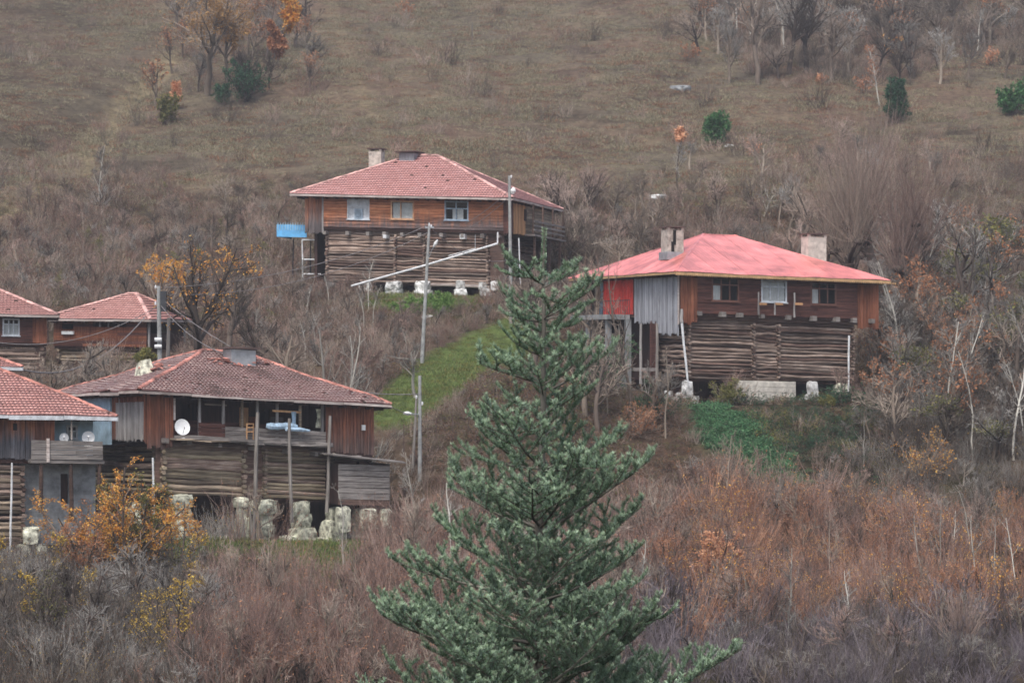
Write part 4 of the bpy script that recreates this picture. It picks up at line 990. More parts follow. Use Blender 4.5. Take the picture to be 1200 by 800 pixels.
# ================================================================== poles, wires, pipes
def pole(name, label, u, vtop, D, r0, r1, mat, u2=None, group=None):
    """u,vtop: head of the pole, u2: where its foot is"""
    u2 = u if u2 is None else u2
    x1, z1 = (u - 600) / FPX * D, (400 - vtop) / FPX * D; x0 = (u2 - 600) / FPX * D; z0 = gz(x0, D) - .4
    p_ = thing(name, label, 'utility pole', (x0, D, z0), 0, group)
    b_ = MB(); b_.tube([(0, 0, 0), ((x1 - x0) * .5, 0, (z1 - z0) * .5), (x1 - x0, 0, z1 - z0)], [r0, (r0 + r1) / 2, r1], 8); b_.build('shaft', mat, p_)
    return p_, Vector((x1 - x0, 0, z1 - z0)), Vector((x0, D, z0))
def insul(p_, c):
    b_ = MB(); b_.tube([c, c + Vector((0, 0, .1)), c + Vector((0, 0, .2))], [.05, .07, .03], 6); b_.build('insulator', M['white'], p_)
def lamp(p_, c, dx, dz, L_=.5):
    b_ = MB(); b_.tube([c, c + Vector((dx * .5, -.15, dz * .6)), c + Vector((dx, -.3, dz))], .03, 6); a_ = b_.build('lamp_arm', M['metal'], p_)
    e = c + Vector((dx, -.3, dz)); dr = Vector((dx, -.2, dz * .8)).normalized(); s_ = dr.cross(Vector((0, 1, 0))).normalized()
    b_ = MB(); b_.tube([e - dr * .05, e + dr * L_ * .4, e + dr * L_], [.06, .12, .05], 8); b_.build('lamp_head', M['dish'], a_)
DU = 159
pu, tu, bu = pole('utility_pole', 'tall concrete pole with a raised lamp before the blue balcony house', 503, 265, DU, .13, .08, M['pole'], 494)
insul(pu, tu); insul(pu, tu + Vector((.12, 0, -.1))); lamp(pu, tu + Vector((-.03, -.1, -2.0)), .35, .75, .45)
b_ = MB(); b_.box(tu.x - .25, tu.x + .3, -.06, .06, tu.z - .12, tu.z - .04); b_.build('crossarm', M['metal'], pu)
pl, tl, bl_ = pole('utility_pole', 'short pale concrete pole with a side lamp right of the old veranda house', 492, 440, 139, .12, .085, M['pole'], 492)
lamp(pl, tl + Vector((-.05, -.1, -2.1)), -.45, .05, .4); insul(pl, tl + Vector((.13, 0, -1.6)))
ps, ts, bs_ = pole('timber_pole', 'thin leaning timber pole close beside the short pale concrete pole', 488, 467, 140, .09, .06, M['polew'], 483)
insul(ps, ts)
pr, tr, br_ = pole('utility_pole', 'grey pole with a round white lamp at the right corner of the blue balcony house', 597, 206, 168, .13, .09, M['pole'], 599)
insul(pr, tr + Vector((.12, 0, -.15))); b_ = MB(); c_ = tr + Vector((.22, -.15, -1.0)); b_.tube([c_ + Vector((0, 0, -.2)), c_ + Vector((.02, 0, 0)), c_ + Vector((.06, 0, .22))], [.1, .19, .08], 9); b_.build('lamp_head', M['dish'], pr)
b_ = MB(); b_.tube([tr + Vector((0, 0, -1.1)), c_], .03, 5); b_.build('lamp_arm', M['metal'], pr)
p3, t3, b3 = pole('utility_pole', 'concrete pole with insulators and a switch box behind the old roof', 186, 335, 148, .16, .11, M['pole'], 188)
for q in (.15, 1.1, 3.2, 3.6): insul(p3, t3 + Vector((-.18, 0, -q)))
b_ = MB(); b_.box(t3.x + .12, t3.x + .45, -.2, .15, t3.z - 1.5, t3.z - .3); b_.build('switch_box', M['rail'], p3)
for q in (3.1, 3.5): c_ = t3 + Vector((0, -.2, -q)); b_ = MB(); b_.tube([c_ + Vector((-.2, 0, 0)), c_ + Vector((.2, 0, 0))], .12, 7); b_.build('coupling', M['white'], p3)
p4, t4, b4 = pole('timber_pole', 'plain grey timber post just right of the insulated concrete pole', 198, 372, 149, .12, .1, M['polew'], 195)
def wire(name, label, p0, p1, sag, r_=.022, mat=None, up=1):
    p0 = Vector(p0); p1 = Vector(p1); n = 14
    b_ = MB(); b_.tube([Vector((0, 0, -sag * 4 * (k / n) * (1 - k / n))) + (p1 - p0) * (k / n) for k in range(n + 1)], r_, 4)
    o_ = b_.build(name, mat or M['wire'], None, loc=p0); return tag(o_, label, 'cable')
P_ = lambda u, v, D: px(u, v, D)
T3 = b3 + t3; TU = bu + tu; TR = br_ + tr; TL = bl_ + tl
wire('overhead_cable', 'thick drooping cable from the small outbuilding eave up to the pyramid roof', P_(26, 433, 139), P_(170, 371, 157), 1.3, .045)
wire('overhead_cable', 'upper cable running from the insulated pole to the tall pole at the slope', T3 + Vector((.1, 0, -.1)), TU + Vector((-.2, 0, 0)), .8, .02)
wire('overhead_cable', 'lower cable running from the insulated pole to the tall pole at the slope', T3 + Vector((.1, 0, -.5)), TU + Vector((-.1, 0, -.4)), 1.1, .02)
wire('overhead_cable', 'cable from the insulated pole down over the old roof to the short pole', T3 + Vector((.1, 0, -.7)), TL + Vector((0, 0, -1)), 1.6, .025)
wire('overhead_cable', 'second cable from the insulated pole down to the old roof ridge', T3 + Vector((.1, 0, -1.1)), P_(262, 414, 134), .4, .025)
wire('overhead_cable', 'upper of two cables slanting from the corner pole across the boarded front', TR + Vector((-.05, 0, -1.0)), P_(545, 262, 171), .15, .02)
wire('overhead_cable', 'lower of two cables slanting from the corner pole across the boarded front', TR + Vector((-.05, 0, -1.4)), P_(545, 270, 171), .15, .02)
wire('overhead_cable', 'cable sagging from the tall pole to the corner pole', TU + Vector((.1, 0, -.1)), TR + Vector((0, 0, -5.5)), .8, .02)
wire('overhead_cable', 'pale cable from the short pole to the old house eave', TL + Vector((0, 0, -2.2)), P_(440, 462, 133), .25, .02)
wire('overhead_cable', 'cable from the left edge across the back houses to the insulated pole', P_(-10, 400, 148), T3 + Vector((-.1, 0, -1.2)), .9, .02)
# long white pipe across the blue balcony house
gp = thing('water_pipe', 'long white pipe slanting up across the log wall below the blue balcony house boards', 'pipe', P_(412, 335, 171))
o_ = Vector(P_(412, 335, 171)); e_ = Vector(P_(583, 285.5, 167)) - o_
b_ = MB(); b_.tube([(0, 0, 0), e_ * .5 + Vector((0, 0, -.05)), e_], .075, 7); b_.build('pipe_run', M['white'], gp)
b_ = MB(); b_.tube([e_ * .67 + Vector((0, 0, .13)), e_ * .85 + Vector((0, 0, .1))], .03, 5); b_.build('short_pipe', M['white'], gp)
b_ = MB(); b_.tube([e_, e_ + Vector((.02, .1, .75))], .05, 6); b_.build('riser', M['white'], gp)
b_ = MB(); b_.tube([e_ * .85, e_ * .85 + Vector((0, .1, 1.0))], .02, 5); b_.build('hanger', M['metal'], gp)
# white stones and bits on the hillside
for (u, v, s_, lb) in ((770, 233, .9, 'broad white boulder in the brown meadow below the small orange topped tree'), (797, 105, 1.2, 'low grey rock near the thicket in the upper meadow'), (328, 322 - 20, .25, 'tiny white marker left of the blue balcony'), (855, 172, .5, 'small grey stone right of the round pine bush'), (500, 372, .35, 'white stone at the edge of the green path')):
    x_, y_, z_ = gpix(u, v); o_ = link('boulder', piece_mesh('stone', M['stone_w'] if u != 797 else M['conc_grey']), None, (x_, y_, z_ + s_ * .02), (.1, .1, u), (s_ * 1.8, s_, s_ * .6)); tag(o_, lb, 'rock')
x_, y_, z_ = gpix(553, 52); b_ = MB(); b_.tube([(0, 0, -.3), (0.05, 0, 2.4)], .06, 6); tag(b_.build('white_stake', M['polew'], None, loc=(x_, y_, z_)), 'lone pale stake standing in the upper meadow', 'stake')
# fence on the bank right of the old house
fx = thing('wire_fence', 'thin rusty wire fence on the bank just right of the old veranda house', 'fence', (-6.9, 142, gz(-6.9, 142)))
for k in range(6):
    xx = k * .9; zz = gz(-6.9 + xx, 142) - gz(-6.9, 142); b_ = MB(); b_.tube([(xx, 0, zz - .3), (xx, 0, zz + 1.5)], .03, 5); b_.build('fence_post', M['capst'], fx)
for q in (.5, .95, 1.4):
    b_ = MB(); b_.tube([(k * .9, 0, gz(-6.9 + k * .9, 142) - gz(-6.9, 142) + q) for k in range(6)], .012, 4); b_.build('fence_wire', M['capst'], fx)
# ================================================================== growing branches, all of a level at once
def unit(a): return a / np.maximum(np.linalg.norm(a, axis=-1, keepdims=True), 1e-9)
def growlevel(rg, S, Dr, Ln, R0, K, wig, up, tip=.35):
    """S start, Dr direction, Ln length, R0 radius -> P (N,K+1,3), R (N,K+1)"""
    N = len(S); P = np.zeros((N, K + 1, 3)); P[:, 0] = S; d = unit(Dr)
    for k in range(K):
        P[:, k + 1] = P[:, k] + d * (Ln / K)[:, None]
        d = unit(d + rg.normal(0, wig, (N, 3)) + np.array([0, 0, up / K * 2]))
    Rr = R0[:, None] * np.linspace(1, tip, K + 1)[None]
    return P, Rr
def children(rg, P, Rr, n, ang, lr, rr, t0=.25, t1=1.0, Ln=None, taper=True, spread=.25):
    N, K1 = P.shape[:2]; pi = np.repeat(np.arange(N), n); t = rg.uniform(t0, t1, len(pi)); f = t * (K1 - 1); i = np.minimum(f.astype(int), K1 - 2); f = f - i
    A, B = P[pi, i], P[pi, i + 1]; S = A + (B - A) * f[:, None]; T = unit(B - A)
    rv = unit(rg.normal(0, 1, (len(pi), 3))); side = unit(np.cross(T, rv)); a = rg.normal(ang, spread, len(pi))
    D_ = T * np.cos(a)[:, None] + side * np.sin(a)[:, None]
    L0 = np.linalg.norm(P[:, -1] - P[:, 0], axis=1)[pi]
    L_ = L0 * lr * rg.uniform(.6, 1.25, len(pi)) * ((1.25 - .8 * t) if taper else 1)
    r_ = (Rr[pi, i] * (1 - f) + Rr[pi, i + 1] * f) * rr
    return S, D_, L_, r_
def tubes_np(PR, sides=3):
    """PR: list of (P,R); returns V, F"""
    Vs, Fs = [], []; o = 0
    for P, Rr in PR:
        if len(P) == 0: continue
        N, K1, _ = P.shape
        T = np.empty_like(P); T[:, 1:-1] = P[:, 2:] - P[:, :-2]; T[:, 0] = P[:, 1] - P[:, 0]; T[:, -1] = P[:, -1] - P[:, -2]; T = unit(T)
        ref = np.where(np.abs(T[:, :1, 2:3]) < .85, np.array([0, 0, 1.]), np.array([1., 0, 0])); ref = np.broadcast_to(ref, P.shape)
        A = unit(np.cross(T, ref)); B = np.cross(T, A)
        n = sides; g_ = np.arange(n) * 2 * np.pi / n
        V = P[:, :, None, :] + (A[:, :, None, :] * np.cos(g_)[None, None, :, None] + B[:, :, None, :] * np.sin(g_)[None, None, :, None]) * Rr[:, :, None, None]
        base = (np.arange(N) * K1 * n)[:, None, None] + (np.arange(K1 - 1) * n)[None, :, None]
        q = np.arange(n)[None, None]; e = (np.arange(n) + 1) % n; e = e[None, None]
        F_ = np.stack([base + q, base + e, base + e + n, base + q + n], -1).reshape(-1, 4) + o
        Vs.append(V.reshape(-1, 3)); Fs.append(F_); o += N * K1 * n
    return np.concatenate(Vs), np.concatenate(Fs)
def leaves_np(rg, P, n, size, jit=.05, droop=0., t0=.2):
    """n leaves per branch of P, each a small folded quad"""
    N, K1 = P.shape[:2]; pi = np.repeat(np.arange(N), n); t = rg.uniform(t0, 1, len(pi)) * (K1 - 1); i = np.minimum(t.astype(int), K1 - 2); f = (t - i)[:, None]
    C = P[pi, i] * (1 - f) + P[pi, i + 1] * f + rg.normal(0, jit, (len(pi), 3))
    a = unit(rg.normal(0, 1, (len(pi), 3)) + np.array([0, 0, -droop])); b = unit(np.cross(a, rg.normal(0, 1, (len(pi), 3)))); s = size * rg.uniform(.6, 1.3, (len(pi), 1))
    V = np.stack([C, C + a * s + b * s * .45, C + a * s * 2, C + a * s - b * s * .45], 1).reshape(-1, 3)
    F_ = np.arange(len(C) * 4).reshape(-1, 4); return V, F_

T_ = {}
T_['bark'] = twig('bark_brown', [(84, 74, 66), (122, 110, 98), (156, 144, 130)])
T_['barkd'] = twig('bark_dark', [(58, 50, 46), (84, 74, 68), (112, 100, 90)])
T_['barkw'] = twig('bark_pale', [(140, 136, 128), (176, 172, 162), (206, 202, 192)])
T_['twig'] = twig('twig_greybrown', [(116, 104, 94), (146, 132, 120), (174, 160, 146)])
T_['twigp'] = twig('twig_pinkbrown', [(120, 100, 92), (152, 132, 122), (182, 162, 150)])
T_['red'] = twig('whip_redbrown', [(112, 90, 82), (144, 118, 108), (176, 150, 138)])
T_['orange'] = twig('whip_orange', [(132, 92, 72), (166, 120, 96), (194, 154, 128)])
T_['purple'] = twig('twig_purplegrey', [(88, 80, 86), (114, 105, 110), (144, 135, 140)])
T_['grey'] = twig('twig_grey', [(104, 100, 96), (136, 132, 126), (166, 162, 156)])
T_['dark'] = twig('twig_dark', [(68, 60, 54), (94, 86, 78), (122, 112, 102)])
Lf_ = {}
Lf_['orange'] = leafm('leaf_orange', [(190, 120, 54), (220, 156, 72), (226, 188, 104)])
Lf_['rust'] = leafm('leaf_rust', [(138, 92, 64), (172, 118, 84), (196, 146, 110)])
Lf_['yellow'] = leafm('leaf_yellow', [(150, 128, 56), (196, 160, 66), (214, 186, 96)])
Lf_['oak'] = leafm('leaf_oak', [(128, 98, 58), (162, 122, 72), (186, 150, 98)])
Lf_['peach'] = leafm('leaf_peach', [(180, 122, 92), (206, 150, 114), (222, 178, 142)])
Lf_['olive'] = leafm('leaf_olive', [(74, 82, 46), (110, 112, 62), (150, 140, 78)])
Lf_['green'] = leafm('leaf_green', [(44, 84, 50), (64, 112, 66), (92, 136, 80)])
Lf_['dgreen'] = leafm('leaf_darkgreen', [(30, 62, 44), (46, 84, 58), (70, 108, 74)])
Lf_['bgreen'] = leafm('leaf_brightgreen', [(84, 120, 60), (112, 148, 76), (146, 172, 96)])
Lf_['ivy'] = leafm('leaf_ivy', [(50, 90, 60), (74, 120, 80), (116, 154, 110)])
Lf_['grass'] = leafm('grass_green', [(82, 104, 52), (104, 124, 66), (140, 148, 94)])
Lf_['hay'] = leafm('grass_dry', [(110, 104, 84), (138, 130, 106), (166, 158, 130)])
Lf_['litter'] = leafm('leaf_litter', [(98, 66, 50), (130, 92, 70), (158, 122, 96)])

A3 = lambda *a: np.array([a], float)
def tree_mesh(sp, h, seed, o=None):
    """returns dict of part name -> list of (V,F,mat) for a species"""
    rg = np.random.default_rng(seed); o = o or {}
    out = {}
    if sp in ('spread', 'slim', 'leafy', 'thick'):
        slim = sp == 'slim'
        tk = o.get('tk', 1); r0 = h * (.011 if slim else .02) * o.get('r', 1)
        lean = o.get('lean', 0)
        P0, R0 = growlevel(rg, A3(0, 0, -.3), A3(lean, 0, 1), np.array([h * (.95 if slim else .55)]), np.array([r0]), 9, .07 if slim else .11, .25, .3 if slim else .5)
        n1 = o.get('n1', 12 if slim else 11)
        S, D_, L_, r_ = children(rg, P0, R0, n1, .62 if slim else .8, .3 if slim else .75, .55, .3 if slim else .38)
        P1, R1 = growlevel(rg, S, D_, L_, r_, 6, .16, .35 if slim else .22, .3)
        S, D_, L_, r_ = children(rg, P1, R1, o.get('n2', 7), .7, .48, .6, .2)
        P2, R2 = growlevel(rg, S, D_, L_, np.maximum(r_, .008 * tk), 4, .16, .25, .4)
        S, D_, L_, r_ = children(rg, P2, R2, o.get('n3', 6), .65, .5, .7, .1)
        P3, R3 = growlevel(rg, S, D_, L_, np.maximum(r_, .006 * tk), 3, .16, .2, .5)
        out['trunk'] = [tubes_np([(P0, R0)], 8), tubes_np([(P1, R1)], 5)]
        out['crown'] = [tubes_np([(P2, R2), (P3, R3)], 3)]
        if o.get('leaf'):
            q = P3 if o.get('lq') is None else P3[P3[:, 0, 2] > o['lq'] * h]
            out['leaves'] = [leaves_np(rg, q, o.get('ln', 4), o.get('ls', .07), .08, .5)]
    elif sp == 'pollard':
        r0 = h * .032 * o.get('r', 1); ht = h * o.get('tr', .35)
        P0, R0 = growlevel(rg, A3(0, 0, -.3), A3(o.get('lean', 0), 0, 1), np.array([ht]), np.array([r0]), 7, .13, .1, .7)
        S, D_, L_, r_ = children(rg, P0, R0, o.get('n1', 5), .65, .6, .6, .55, 1., taper=False)
        P1, R1 = growlevel(rg, S, D_, L_, r_, 5, .18, .3, .75)
        tips = np.concatenate([P1[:, -1], P0[:, -1]]); kn = []
        for q in tips:
            Pk = np.stack([q + rg.normal(0, .03, 3) + np.array([0, 0, -.2]), q, q + np.array([0, 0, .22])])[None]; kn.append((Pk, np.array([[r0 * .5, r0 * 1.05, r0 * .5]])))
        ns = o.get('ns', 60); S = np.repeat(tips, ns, 0) + rg.normal(0, r0 * .5, (len(tips) * ns, 3))
        D_ = rg.normal(0, 1, S.shape) * .42 + np.array([0, 0, 1]); L_ = h * .55 * rg.uniform(.45, 1.15, len(S))
        P2, R2 = growlevel(rg, S, D_, L_, np.full(len(S), .017), 5, .05, .25, .35)
        S, D_, L_, r_ = children(rg, P2, R2, 3, .35, .3, .7, .3); P3, R3 = growlevel(rg, S, D_, L_, np.maximum(r_, .006), 2, .08, .2, .5)
        out['trunk'] = [tubes_np([(P0, R0)], 8), tubes_np([(P1, R1)], 6), tubes_np(kn, 6)]
        out['crown'] = [tubes_np([(P2, R2), (P3, R3)], 3)]
    elif sp == 'bush':     # evergreen or leafy bush, leaves spread through an uneven volume
        n0 = o.get('stems', 9); wdt = o.get('w', .5)
        D_ = rg.normal(0, 1, (n0, 3)) * np.array([wdt, wdt, .1]) + np.array([0, 0, 1]); P0, R0 = growlevel(rg, rg.normal(0, .12, (n0, 3)) * np.array([1, 1, 0]), D_, h * rg.uniform(.55, 1.02, n0) * .92, np.full(n0, h * .014), 6, .12, .15, .4)
        S, a_, L_, r_ = children(rg, P0, R0, o.get('n1', 16), .9, o.get('l1', .38), .55, o.get('t0', .12)); P1, R1 = growlevel(rg, S, a_, L_, r_, 4, .2, .1, .4)
        S, a_, L_, r_ = children(rg, P1, R1, 5, .8, .45, .6, .2); P2, R2 = growlevel(rg, S, a_, L_, np.maximum(r_, .006), 3, .2, 0, .5)
        out['trunk'] = [tubes_np([(P0, R0)], 5)]; out['crown'] = [tubes_np([(P1, R1), (P2, R2)], 3)]
        out['leaves'] = [leaves_np(rg, P2, o.get('ln', 10), o.get('ls', .06), .05, .2), leaves_np(rg, P1, o.get('ln', 10) * 2, o.get('ls', .06), .06, .2)]
    return out
_tm = {}
def plant(name, label, cat, u, v, D, hpx, sp, bark='bark', twigm='twig', leaf=None, group=None, seed=1, top=None, **o):
    """a tree standing on the ground at column u; v = where its foot is seen (D None: found on the terrain) ; hpx its height in photo pixels"""
    if D is None: x_, y_, z_ = gpix(u, v)
    else: x_, y_ = (u - 600) / FPX * D, D; z_ = gz(x_, y_)
    h = hpx / FPX * y_
    if top is not None: h = (400 - top) / FPX * y_ - z_
    if leaf: o['leaf'] = 1
    if sp in ('spread', 'thick'): h *= 1.16
    o['tk'] = max(1, y_ / 110) ** 1.3
    if y_ > 190: o['ls'] = o.get('ls', .07) * 1.35
    r_ = thing(name, label, cat, (x_, y_, z_), 0, group)
    parts = tree_mesh(sp, h, seed, o)
    for nm, L_ in parts.items():
        V = []; Fc = []; k = 0
        for (v_, f_) in L_: V.append(v_); Fc.append(f_ + k); k += len(v_)
        if nm == 'leaves' and not leaf: continue
        mt = {'trunk': T_[bark], 'crown': T_[twigm]}.get(nm) or Lf_[leaf]
        ob = link(nm, np_mesh(nm, np.concatenate(V), Fc, [mt]), r_)
        if nm == 'leaves': kind(ob, 'stuff')
    return r_

# what must stay in view: (u0,u1, farther than, highest v a plant's top may reach)
CLEAR = [(-50, 118, 124, 628), (118, 200, 126, 610), (195, 405, 127, 612), (405, 470, 128, 606), (345, 600, 170, 345), (600, 665, 172, 275), (680, 812, 148, 452), (812, 1012, 149, 474), (55, 222, 158, 425), (-50, 60, 150, 412), (70, 420, 126, 468), (420, 460, 132, 478)]
# near/far clearances: a plant nearer than the house is capped by it
def hmax(u, v, y_):
    h = np.full(len(u), 99.)
    for (u0, u1, D, vt) in CLEAR:
        m_ = (u > u0) & (u < u1) & (y_ < D); h = np.where(m_, np.minimum(h, np.maximum(v - vt, 0) * y_ / FPX), h)
    # keep the green path in sight
    line = np.interp(u, [430, 455, 500, 560, 600, 640], [500, 500, 478, 440, 412, 392])
    m_ = (u > 430) & (u < 628) & (y_ < 158) & (v > line - 4); h = np.where(m_, np.minimum(h, np.maximum(v - line, 0) * y_ / FPX + .15), h)
    return h

# named trees and bushes, one by one
Q = plant
Q('oak_tree', 'broad oak with thin orange brown foliage at the top of the upper left meadow', 'tree', 243, 112, None, 160, 'spread', 'bark', 'twig', 'oak', seed=3, ln=4, ls=.09, n1=18, n2=9)
Q('oak_tree', 'smaller oak with yellow orange leaves close left of the dark green fir bush', 'tree', 266, 100, None, 105, 'spread', 'bark', 'twig', 'oak', seed=4, ln=5, ls=.09, n1=15)
Q('oak_tree', 'narrow orange leaved tree at the top edge right of the dark green bush', 'tree', 340, 58, None, 68, 'slim', 'bark', 'twig', 'orange', seed=5, ln=16, ls=.13, n1=16)
Q('bare_tree', 'grey bare tree between the green bush and the narrow orange tree', 'tree', 312, 72, None, 85, 'spread', 'barkd', 'grey', seed=6)
Q('oak_tree', 'slender tree with rusty leaves down its stem beside the grey bare tree', 'tree', 322, 84, None, 62, 'slim', 'bark', 'twig', 'rust', seed=7, ln=16, ls=.11)
Q('evergreen_bush', 'dark green bush at the foot of the orange oaks in the upper meadow', 'bush', 288, 120, None, 70, 'bush', 'barkd', 'dark', 'dgreen', seed=8, w=.3, ln=3, ls=.10)
Q('bush', 'low dark green bush left of the larger one under the orange oak', 'bush', 262, 122, None, 26, 'bush', 'barkd', 'dark', 'dgreen', seed=9, ln=4, ls=.10)
Q('young_tree', 'yellow green young tree alone in the left meadow', 'tree', 197, 146, None, 42, 'bush', 'bark', 'twig', 'olive', seed=10, w=.3, ln=4, ls=.09, stems=6)
Q('young_tree', 'small tree with salmon leaves just above the yellow green one', 'tree', 207, 130, None, 36, 'slim', 'bark', 'twig', 'peach', seed=11, ln=6, ls=.10)
Q('bare_tree', 'faint bare tree left of the oaks with a rosy crown', 'tree', 182, 128, None, 75, 'spread', 'bark', 'twigp', 'rust', seed=12, ln=1, ls=.08)
Q('bare_tree', 'grey leaning bare tree in the left thicket beside the tan track', 'tree', 118, 240, None, 78, 'slim', 'grey' if 0 else 'barkw', 'grey', seed=13, lean=-.15)
Q('pine_bush', 'round dark green pine bush alone in the middle of the right meadow', 'bush', 841, 170, None, 44, 'bush', 'barkd', 'dark', 'green', seed=14, w=.3, ln=6, ls=.08, stems=22, l1=.3)
Q('evergreen_bush', 'tall dark green evergreen beside a leaning pale trunk on the right', 'bush', 1050, 145, None, 60, 'bush', 'barkd', 'dark', 'dgreen', seed=15, w=.14, ln=6, ls=.09, stems=16, l1=.3)
Q('bare_tree', 'pale leaning bare trunk just left of the tall dark evergreen', 'tree', 1032, 128, None, 78, 'slim', 'barkw', 'grey', 'rust', seed=16, lean=-.18, ln=1)
Q('evergreen_bush', 'ragged green bush near the right edge of the upper meadow', 'bush', 1186, 135, None, 54, 'bush', 'barkd', 'dark', 'green', seed=17, w=.45, ln=4, ls=.10)
Q('small_tree', 'small bare tree with a tuft of orange leaves on top in the middle meadow', 'tree', 795, 245, None, 98, 'slim', 'bark', 'grey', 'peach', seed=18, ln=5, lq=.8, ls=.10)
Q('bare_tree', 'white arching bare branches above the red roof', 'tree', 893, 255, None, 52, 'spread', 'barkw', 'barkw', seed=19, lean=.5, n1=8, n2=3, n3=2)
for k, (u, v, h, sd, lb) in enumerate([(652, 98, 110, 21, 'rosy bare tree at the top centre of the thicket'), (690, 95, 100, 22, 'bare tree left of the dark grey clump'), (888, 100, 150, 23, 'large bare tree with forked trunk left of the dark clump'), (925, 88, 130, 24, 'dark grey bare tree with a dense narrow crown'), (945, 84, 140, 25, 'second dark bare tree in the upper clump, right of the densest'), (975, 95, 110, 26, 'dark bare tree at the right end of the upper clump'), (1100, 70, 110, 27, 'dark bare tree near the top right corner'), (1070, 92, 95, 28, 'grey bare tree between the clump and the top right corner'), (1165, 25, 70, 29, 'bare tree at the very top right')]):
    if u < 700: continue
    Q('bare_tree', lb, 'tree', u, v, None, h, 'spread', 'barkd', ['dark', 'grey', 'twig'][k % 3], 'rust', seed=sd, n1=15, n2=9, ln=1, ls=.07, lq=.6)
for k, (u, v, h, lf, lb) in enumerate([(865, 42, 45, 'rust', 'small rusty leaved tree at the top right of the meadow'), (808, 72, 28, 'rust', 'low rusty bush left of the dark thicket'), (1043, 68, 32, 'orange', 'orange leaved shrub inside the dark upper thicket'), (960, 98, 14, 'peach', 'tiny peach leaved sapling under the dark thicket'), (478, 24, 30, 'rust', 'small rosy shrub near the top middle of the meadow'), (1165, 78, 28, 'peach', 'peach leaved sapling above the ragged green bush'), (1012, 110, 34, 'rust', 'rusty shrub left of the tall dark evergreen'), (882, 185, 26, 'peach', 'small grey shrub with few orange leaves right of the pine bush')]):
    Q('shrub', lb, 'shrub', u, v, None, h, 'bush', 'bark', 'twigp', lf, seed=60 + k, w=.4, ln=1, ls=.09, stems=6, n1=8)
# walnut like tree with orange leaves behind the old roof
Q('autumn_tree', 'crooked dark tree with bright orange leaves left of the blue balcony house', 'tree', 236, 0, 150, 0, 'thick', 'barkd', 'dark', 'orange', seed=34, top=232, lean=-.1, ln=2, ls=.085, n1=9, n2=7, n3=5, r=1.2)
Q('autumn_tree', 'half bare tree with an orange crown above the pyramid roof', 'tree', 195, 0, 163, 0, 'spread', 'bark', 'twig', 'orange', seed=35, top=250, lean=-.05, ln=5, ls=.085, lq=.45, n2=6)
Q('autumn_tree', 'small tree with yellow orange leaves right of the crooked dark tree', 'tree', 264, 0, 156, 0, 'spread', 'barkd', 'dark', 'orange', seed=38, top=256, ln=2, ls=.085, lq=.55)
# saplings behind and between
for k, (u, D, top, sp, bk, tw, lb) in enumerate([
    (378, 143, 368, 'slim', 'barkw', 'twig', 'pale forked dead trunk above the old roof'), (404, 146, 366, 'slim', 'barkw', 'grey', 'pale lichened sapling cluster on the slope below the blue balcony house'),
    (412, 147, 380, 'slim', 'barkw', 'grey', 'thinner pale sapling right of the lichened one'), (428, 139, 436, 'spread', 'barkw', 'barkw', 'low bleached bush skeleton above the right end of the old roof'),
    (486, 150, 372, 'spread', 'barkw', 'grey', 'bleached bare shrub left of the tall concrete pole'), (300, 152, 330, 'spread', 'barkd', 'dark', 'dark bare tree behind the old roof'),
    (340, 150, 345, 'spread', 'bark', 'twig', 'brown bare tree on the slope behind the old roof'), (100, 148, 372, 'spread', 'bark', 'twig', 'bare tree in front of the pyramid roofed house'),
    (150, 147, 385, 'spread', 'bark', 'twigp', 'rosy bare tree between the old roof and the pyramid roofed house'), (60, 144, 380, 'spread', 'bark', 'twig', 'bare tree in front of the left edge back house'),
    (30, 143, 400, 'spread', 'barkd', 'twig', 'bare tree beside the low outbuilding'), (115, 143, 408, 'spread', 'barkd', 'dark', 'dark bare tree just behind the left roof'),
    (655, 158, 262, 'spread', 'bark', 'twig', 'bare tree left of the red roof'), (690, 160, 248, 'spread', 'bark', 'twig', 'tall brown bare tree behind the left end of the red roof'),
    (625, 155, 270, 'spread', 'barkd', 'twig', 'bare tree right of the blue balcony house'), (725, 165, 262, 'spread', 'bark', 'twigp', 'rosy bare tree behind the red roof'),
    (740, 143, 300, 'slim', 'bark', 'twig', 'slim greenish trunk in front of the red painted wall'), (712, 144, 392, 'slim', 'bark', 'twig', 'thin leaning sapling under the concrete balcony slab'),
    (686, 143, 330, 'spread', 'bark', 'twig', 'bare sapling in front of the concrete balcony slab'), (765, 143, 385, 'spread', 'bark', 'grey', 'grey bare shrub under the grey boarded wall'),
    (700, 142, 360, 'spread', 'barkd', 'twig', 'dark trunked bare tree in front of the concrete pillars'), (780, 142, 400, 'slim', 'bark', 'twig', 'slim bare stem just left of the slanting white downpipe'), (88, 145, 352, 'spread', 'barkd', 'grey', 'grey bare tree between the two back left houses'), (135, 144, 360, 'spread', 'bark', 'twig', 'brown bare tree in front of the pyramid roof'), (1052, 149, 345, 'spread', 'barkd', 'grey', 'grey bare tree touching the right end of the red roof')]):
    Q('bare_tree', lb, 'tree', u, 0, D, 0, sp, bk, tw, seed=80 + k, top=top, n2=7 if sp == 'spread' else 4, n3=6 if sp == 'spread' else 3)
